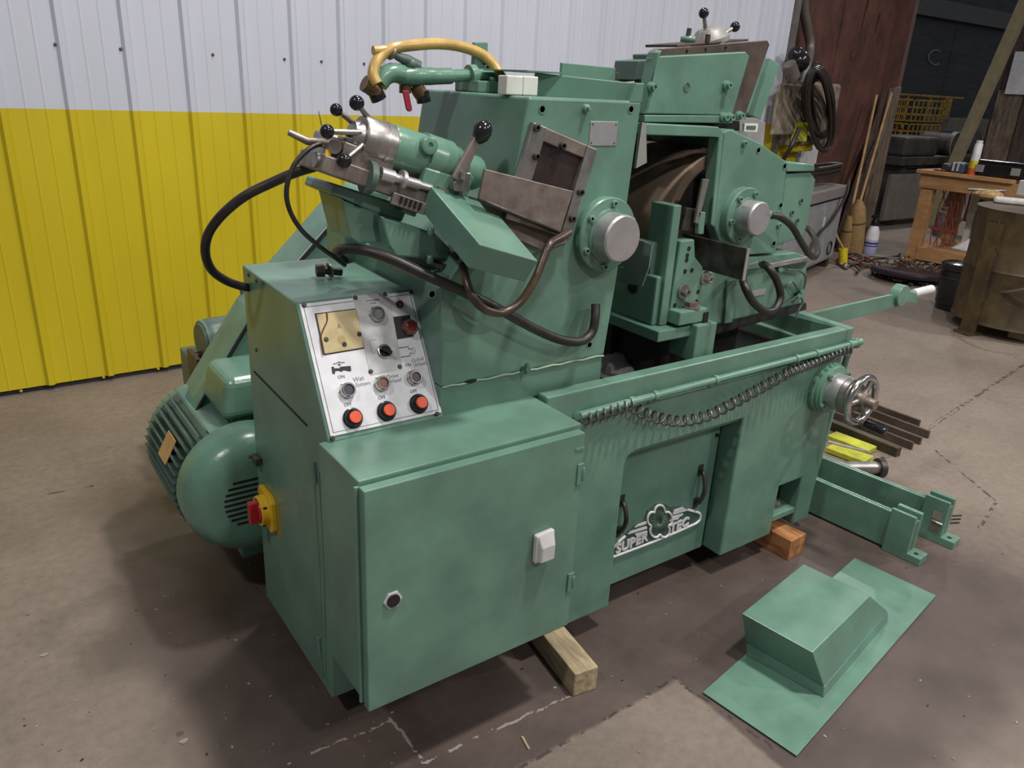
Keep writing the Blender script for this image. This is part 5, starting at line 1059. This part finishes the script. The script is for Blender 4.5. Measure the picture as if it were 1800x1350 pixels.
part('side_screw', WR, MB().cyl(V((1.93, 1.93, 1.235)), V((1.913, 1.93, 1.235)), 0.013, n=12), M_STEEL)
part('knob_hole', WR, MB().cyl(V((1.926, 1.93, 1.10)), V((1.92, 1.93, 1.10)), 0.024, n=18), M_DARK)
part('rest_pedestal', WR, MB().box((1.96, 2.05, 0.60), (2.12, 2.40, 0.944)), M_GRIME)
part('rest_wall', WR, MB().box((1.930, YW+0.06, 1.10), (1.975, 2.40, 1.27)), M_GREEN, 0.004)
part('splash_shield', WR, MB().prism([PX(1118, 420, 1.80), PX(1146, 430, 1.80), PX(1140, 470, 1.80), PX(1128, 503, 1.80), PX(1085, 496, 1.80)], (0.006, 0, 0)), mat('smoky_shield', (0.14, 0.18, 0.16), 0.3))
# blade along the wheels
e0 = wp(1313, 437, 1.62); xbld = 2.135
BT, BB = PX(1313, 437, xbld), PX(1303, 493, xbld)
part('rest_blade', WR, MB().box((xbld, BT.y, BB.z), (xbld+0.012, 2.40, BT.z)), M_DSTEEL, 0.0015)
part('blade_end', WR, MB().box((xbld-0.001, BT.y-0.003, BB.z), (xbld+0.013, BT.y, BT.z)), M_SILVER)
part('thin_wire', WR, MB().cyl(PY(1310, 467, 1.80), PY(1345, 457, 1.80), 0.002, n=6), M_STEEL)

FRAME['now'] = Matrix.Identity(4)
# ---- infeed handwheel ----------------------------------------------------------------
HC = V((2.655, YF, 0.712)); FW = (0, -1, 0)
HW = part('infeed_drive', GM, MB().lathe(HC, FW, [(0, 0.104), (0.018, 0.104), (0.020, 0.098), (0.034, 0.098), (0.036, 0.092), (0.044, 0.092)], 44), M_GREEN2)
for i in range(4):
    t = math.radians(40+90*i); inst('bolt', BOLT, HW, HC+V((0.085*math.cos(t), -0.044, 0.085*math.sin(t))), FW)
part('dial_drum', HW, MB().lathe(HC+V((0, -0.044, 0)), FW, [(0, 0.069), (0.052, 0.069), (0.053, 0.066)], 44), M_SILVER)
part('dial_gap', HW, MB().cyl(HC+V((0, -0.096, 0)), HC+V((0, -0.100, 0)), 0.066, n=40), M_DARK)
part('dial_ring', HW, MB().lathe(HC+V((0, -0.100, 0)), FW, [(0, 0.069), (0.020, 0.069), (0.022, 0.060), (0.036, 0.058), (0.038, 0.040), (0.05, 0.034)], 44), M_STEEL)
wcn = HC+V((0, -0.158, 0))
part('hub', HW, MB().lathe(HC+V((0, -0.13, 0)), FW, [(0, 0.034), (0.050, 0.030), (0.051, 0.021), (0.085, 0.020), (0.087, 0.017)], 28), M_RSTEEL)
part('wheel_rim', HW, MB().torus(wcn, (0, 1, 0), 0.088, 0.0135, 56, 14), M_CHROME)
for k in range(3):
    t = math.radians(60+120*k); dv = V((math.cos(t), 0, math.sin(t))); part('spoke', HW, MB().cyl(wcn+dv*0.02, wcn+dv*0.088, 0.011, 0.009, 14), M_STEEL)
kp = wcn+V((0.012, -0.014, -0.088))
part('grip_spindle', HW, MB().cyl(kp+V((0, 0.01, 0)), kp+V((0, -0.014, 0)), 0.011, n=14), M_RSTEEL)
part('hand_grip', HW, MB().lathe(kp+V((0, -0.014, 0)), FW, [(0, 0.013), (0.004, 0.0155), (0.078, 0.0165), (0.084, 0.013), (0.085, 0.0)], 22, cap=False), M_BLACK)

# ---- drain pipe along the front and coiled line ------------------------------------------
YP = 1.545
dpn = MB(); dpn.tube(spline([V((1.375, 1.60, 0.845)), V((1.40, YP+0.01, 0.858)), V((1.50, YP, 0.866)), V((2.70, YP, 0.876)), V((2.775, YP, 0.878)), V((2.805, YP+0.02, 0.872)), V((2.815, YP+0.04, 0.85)), V((2.81, YP+0.05, 0.70)), V((2.80, YP+0.06, 0.40)), V((2.79, YP+0.07, 0.12))], 6), 0.0125, 14)
DPp = part('drain_pipe', GM, dpn, M_GREEN)
for x in (1.585, 1.685, 1.965, 2.40, 2.52, 2.735):
    part('pipe_clip', DPp, MB().cyl((x-0.008, YP, 0.867+0.008*(x-1.5)), (x+0.008, YP, 0.867+0.008*(x-1.5)), 0.0155, n=18), M_GREEN2)
part('pipe_elbow', DPp, MB().sphere((2.805, YP+0.015, 0.868), 0.021, 14), M_GREEN2)
def helix(anchor, turns, R, k=14):
    base = spline(anchor, 24); L = [0]
    for i in range(1, len(base)): L.append(L[-1]+(base[i]-base[i-1]).length)
    out = []; n_ = int(turns*k)
    for i in range(n_+1):
        s_ = L[-1]*i/n_; j = 0
        while j < len(L)-2 and L[j+1] < s_: j += 1
        f_ = (s_-L[j])/max(1e-6, L[j+1]-L[j]); p_ = base[j].lerp(base[j+1], f_); t_ = (base[j+1]-base[j]).normalized()
        w_ = V((0, 1, 0)); v_ = t_.cross(w_).normalized(); a_ = 2*math.pi*i/k
        out.append(p_+v_*(R*math.cos(a_))+w_*(R*math.sin(a_)))
    return out
YK = 1.537
k1 = [PY(1022, 738, YK), PY(1045, 732, YK), PY(1075, 722, YK), PY(1110, 711, YK)]
k2 = [PY(1112, 712, YK), PY(1128, 724, YK), PY(1165, 736, YK), PY(1200, 740, YK), PY(1245, 730, YK), PY(1290, 708, YK), PY(1330, 686, YK), PY(1370, 664, YK), PY(1380, 658, YK)]
k3 = [PY(1381, 656, YK), PY(1420, 642, YK), PY(1455, 628, YK), PY(1487, 614, YK)]
part('coiled_line', GM, MB().tube(helix(k1, 7, 0.016), 0.0035, 6), M_COIL)
part('coiled_line', GM, MB().tube(helix(k2, 20, 0.017), 0.0038, 6), M_COIL)
part('coiled_line', GM, MB().tube(helix(k3, 15, 0.014), 0.0038, 6), M_COIL)
part('hanging_ring', GM, MB().torus(PY(1490, 618, YK), (0.3, 1, 0), 0.018, 0.005, 24, 8), M_COIL)

FRAME['now'] = HEAD
# ---- hoses ---------------------------------------------------------------------------------
def hose(name, pts, r, m): return part(name, GM, MB().tube(spline([PY(*q) for q in pts], 7), r, 12), m)
hose('hydraulic_hose', ((560, 291, 2.06), (520, 303, 2.10), (480, 320, 2.14), (430, 345, 2.18), (390, 378, 2.22), (366, 412, 2.27), (361, 445, 2.32), (372, 474, 2.37), (395, 492, 2.42), (420, 502, 2.45), (440, 506, 2.47)), 0.0135, M_RUBBER)
hose('control_cable', ((588, 250, 2.0), (560, 254, 1.99), (538, 266, 1.98), (516, 292, 1.98), (504, 330, 1.98), (508, 366, 1.99), (528, 402, 2.0), (560, 432, 2.03), (588, 452, 2.06), (606, 466, 2.10)), 0.0065, M_RUBBER)
hose('coolant_hose', ((606, 458, 2.16), (592, 445, 2.13), (602, 438, 2.05), (640, 440, 1.96), (690, 456, 1.90), (750, 484, 1.85), (820, 515, 1.80), (880, 545, 1.79), (940, 578, 1.79), (985, 597, 1.79), (1020, 600, 1.79), (1040, 585, 1.795), (1046, 560, 1.80), (1047, 535, 1.815)), 0.0150, M_RUBBER)
hose('brown_hose', ((1000, 408, 1.82), (985, 418, 1.80), (966, 430, 1.78), (955, 455, 1.77), (940, 492, 1.76), (915, 530, 1.76), (885, 549, 1.76), (855, 545, 1.76), (832, 524, 1.77), (820, 495, 1.80), (814, 468, 1.85), (800, 448, 1.90)), 0.0125, M_HOSEBR)
hose('head_hose', ((1354, 378, 1.86), (1372, 382, 1.85), (1392, 398, 1.85), (1408, 425, 1.86), (1421, 445, 1.88), (1432, 452, 1.92), (1437, 440, 1.98), (1432, 420, 2.05), (1420, 402, 2.12), (1404, 396, 2.22), (1392, 400, 2.30)), 0.0135, M_RUBBER)
part('hose_ferrule', GM, MB().cyl(PY(1338, 377, 1.865), PY(1360, 378, 1.865), 0.016, n=8), M_GREEN)
hose('loop_hose', ((1340, 464, 1.93), (1352, 472, 1.86), (1366, 495, 1.84), (1372, 522, 1.83), (1362, 543, 1.82), (1345, 547, 1.82), (1325, 532, 1.83), (1312, 510, 1.84), (1306, 492, 1.88), (1306, 480, 1.93)), 0.0155, M_RUBBER)

# ---- infeed lever arm at the right ---------------------------------------------------------
YL = 2.10
def la(px, py, y=YL): return PY(px, py, y)
LA = part('infeed_lever', GM, MB().prism([la(1425, 551), la(1570, 518), la(1590, 536), la(1492, 562), la(1430, 578)], (0, 0.018, 0)), M_GREEN, 0.003)
hd = la(1583, 519)
part('lever_boss', LA, MB().lathe(hd+V((0, -0.02, 0)), (0, 1, 0), [(0, 0.058), (0.055, 0.058)], 28), M_GREEN, 0.003)
part('lever_head', LA, MB().prism([la(1590, 510, YL-0.01), la(1613, 516, YL-0.01), la(1613, 535, YL-0.01), la(1592, 532, YL-0.01)], (0, 0.05, 0)), M_GREEN, 0.003)
part('lever_tip', LA, MB().cyl(la(1605, 516, YL+0.02), la(1637, 508, YL+0.02), 0.024, n=18), M_WHITE)

FRAME['now'] = Matrix.Identity(4)
# ================================================================== LOOSE THINGS ROUND THE MACHINE
def timber(name, c, L, w_, h, rz, m, label):
    t = part(name, None, MB().obox((0, 0, h/2), (w_/2, 0, 0), (0, L/2, 0), (0, 0, h/2)), m, 0.004)
    t.location = c; t.rotation_euler = (0, 0, rz); tag(t, label, 'timber', 'timber packing under the machine'); return t
timber('timber_block', (1.385, 1.655, 0), 0.58, 0.085, 0.088, math.radians(-8), M_WOODP, 'pale timber block under the green electrical cabinet')
timber('timber_block', (2.565, 1.70, 0), 0.42, 0.105, 0.094, math.radians(3), M_WOODO, 'orange stained timber block under the machine bed by the slot')
# bent sheet guard lying on the floor
GA, GB_, GC, GD = PZ(1235, 1218, 0.004), PZ(1400, 1330, 0.004), PZ(1645, 1048, 0.004), PZ(1502, 982, 0.004)
SG = thing('sheet_guard', ((GA.x+GC.x)/2, (GA.y+GC.y)/2, 0), 'green folded sheet metal guard lying on the floor in front', 'guard')
part('sheet', SG, MB().prism([GA, GB_, GC, GD], (0, 0, 0.004)), M_GREEN, 0.0008)
H0, H1, H2 = PZ(1312, 1152, 0.008), PZ(1447, 1227, 0.008), PZ(1561, 1092, 0.008); H3 = H0+(H2-H1)
L0, L1, L2 = PZ(1311, 1130, 0.045), PZ(1449, 1208, 0.045), PZ(1561, 1075, 0.045); L3 = L0+(L2-L1)
hh = 0.178
T0, T1, T3 = PZ(1304, 1078, hh), PZ(1428, 1147, hh), PZ(1412, 991, hh); T2 = T1+(T3-T0)
b = MB(); b.hexa([H0, H1, H2, H3, L0, L1, L2, L3]); b.hexa([L0, L1, L2, L3, T0, T1, T2, T3])
part('hump', SG, b, M_GREEN, 0.003)
# two work guides
def guide(a, bnd, label):
    a, bnd = V(a), V(bnd); dv = (bnd-a); L = dv.length; dv.normalize(); nv = V((dv.y, -dv.x, 0))
    if nv.x > 0: nv = -nv
    t = thing('work_guide', (a.x, a.y, 0), label, 'guide', 'green work guides on the floor')
    def bb(u0, u1, w0_, w1_, z0, z1): 
        p = [a+dv*u0+nv*w0_, a+dv*u1+nv*w0_, a+dv*u1+nv*w1_, a+dv*u0+nv*w1_]
        return MB().hexa([q+V((0,0,z0)) for q in p]+[q+V((0,0,z1)) for q in p])
    part('long_plate', t, bb(0.0, L, 0, 0.014, 0.01, 0.175), M_GREEN, 0.002)
    part('back_plate', t, bb(0.0, L, -0.022, -0.010, 0.01, 0.172), M_GREEN, 0.002)
    part('end_bracket', t, bb(0.0, 0.10, 0.014, 0.030, 0.0, 0.20), M_GREEN, 0.003)
    part('end_bracket', t, bb(0.0, 0.10, -0.045, -0.022, 0.0, 0.20), M_GREEN, 0.003)
    part('foot', t, bb(-0.055, 0.005, -0.045, 0.030, 0.0, 0.035), M_GREEN, 0.003)
    part('foot_slot', t, MB().lathe(a+dv*(-0.025)+V((0,0,0.034)), (0,0,1), [(0, 0.009), (0.002, 0.009)], 14), M_DARK)
    part('end_bracket', t, bb(L-0.08, L, 0.014, 0.030, 0.0, 0.20), M_GREEN, 0.003)
    return t, a, dv, nv
g1t = guide((2.985, 1.235, 0), (2.93, 1.86, 0), 'green work guide leaning nearest the machine pedestal')
t, a, dv, nv = guide((3.235, 1.225, 0), (3.16, 1.88, 0), 'green work guide behind the first one with protruding studs')
for k in range(3): part('stud', t, MB().cyl(a+dv*0.03-nv*0.02+V((0,0,0.07+0.018*k)), a-dv*0.02-nv*0.10+V((0,0,0.07+0.018*k)), 0.004, n=8), M_DSTEEL)
for z in (0.07, 0.125): part('window', t, MB().obox(a+dv*0.035+nv*0.031+V((0,0,z)), dv*0.018, nv*0.001, V((0,0,0.017))), M_DIRTY)
part('clamp_pin', t, MB().cyl(a+dv*0.05+nv*0.034+V((0,0,0.098)), a+dv*0.005+nv*0.036+V((0,0,0.096)), 0.005, n=8), M_SILVER)
# flat bars
ends = [(1582, 801, 0.052), (1604, 790, 0.045), (1619, 781, 0.042), (1633, 770, 0.045), (1616, 752, 0.050)]
labs = ['olive brown steel bar at the left of the bar bundle', 'second rusty flat bar from the left in the bundle', 'middle rusty flat bar of the bundle', 'rusty flat bar reaching furthest right in the bundle', 'rusty flat bar at the back of the bundle']
for k, (px, py, h) in enumerate(ends):
    e_ = PZ(px, py, 0.0); wdt = 0.045 if k == 0 else 0.020
    o = part('flat_bar', None, MB().hexa([(e_.x-wdt, e_.y, 0), (e_.x, e_.y, 0), (e_.x, 2.75+0.05*k, 0), (e_.x-wdt, 2.75+0.05*k, 0), (e_.x-wdt, e_.y, h), (e_.x, e_.y, h), (e_.x, 2.75+0.05*k, h), (e_.x-wdt, 2.75+0.05*k, h)]), M_OLIVE if k == 0 else M_RUSTBR, 0.002)
    tag(o, labs[k], 'steel bar', 'steel bars on the floor behind the machine')
# roller and lime strips
c = PZ(1548, 822, 0.045); ro = thing('steel_roller', (c.x, c.y, 0), 'steel roller with dark collar beside the work guides', 'roller')
ax = V((-0.75, 0.42, 0)).normalized()
part('barrel', ro, MB().cyl(c, c+ax*0.36, 0.032, n=22), M_STEEL)
part('collar', ro, MB().lathe(c+ax*-0.012, ax, [(0, 0.034), (0, 0.048), (0.03, 0.048), (0.03, 0.034)], 26, cap=False), M_DSTEEL)
part('end_cap', ro, MB().lathe(c+ax*-0.014, ax, [(0, 0.038), (0.006, 0.045)], 26), M_SILVER)
for k in range(2):
    p0, p1 = PZ(1462-2*k, 762+20*k, 0.03), PZ(1534-6*k, 789+18*k, 0.03)
    dv = (p1-p0).normalized(); nv = V((-dv.y, dv.x, 0))
    tag(part('lime_board', None, MB().obox((p0+p1)/2-V((0,0,0.012)), dv*((p1-p0).length/2), nv*(0.055 if k else 0.05), V((0,0,0.014))), M_LIME, 0.003), ('lime yellow board lying beside the bar bundle', 'lime yellow board nearest the work guides')[k], 'board', 'lime boards on the floor')
p = PZ(1492, 786, 0.034); tag(part('pale_slat', None, MB().obox(p, (0.04, -0.10, 0), (0.012, 0.005, 0), (0, 0, 0.004)), M_PAPER), 'pale grey slat lying on the lime yellow boards', 'slat')
# scraps on the concrete
random.seed(21)
db = MB()
for k in range(170):
    if k < 95: px, py = random.uniform(20, 700), random.uniform(980, 1345)
    else: px, py = random.uniform(900, 1790), random.uniform(880, 1340)
    p = PZ(px, py, 0.001); s_ = random.choice((0.001, 0.0013, 0.0018, 0.0026)); a = random.uniform(0, 3.1); db.m = random.choice((0, 0, 1, 1, 2))
    db.obox(p, (s_*1.8*math.cos(a), s_*1.8*math.sin(a), 0), (-s_*math.sin(a), s_*math.cos(a), 0), (0, 0, 0.0012))
dbo = part('floor_chips', None, db, [M_PAPER, M_DIRTY, M_DSTEEL]); tag(dbo, 'tiny chips and scraps scattered over the concrete floor', 'debris', kind='stuff')
for (px, py, r1, lab) in ((78, 1152, 0.012, 'small pale chip on the bare concrete at far left'), (323, 1304, 0.012, 'small pale chip at the edge of the machine shadow')):
    p = PZ(px, py, 0.0); tag(part('paint_chip', None, MB().prism([p+V((r1*math.cos(t)*(1+0.3*math.sin(3*t)), r1*0.7*math.sin(t), 0)) for t in [0.6*i for i in range(10)]], (0, 0, 0.003)), M_PAPER), lab, 'chip')
p = PZ(924, 1306, 0.003); tag(part('wood_splinter', None, MB().obox(p, (0.005, 0.024, 0), (0.003, -0.001, 0), (0, 0, 0.002)), M_WOODP), 'pale wood splinter on the floor before the timber block', 'splinter')
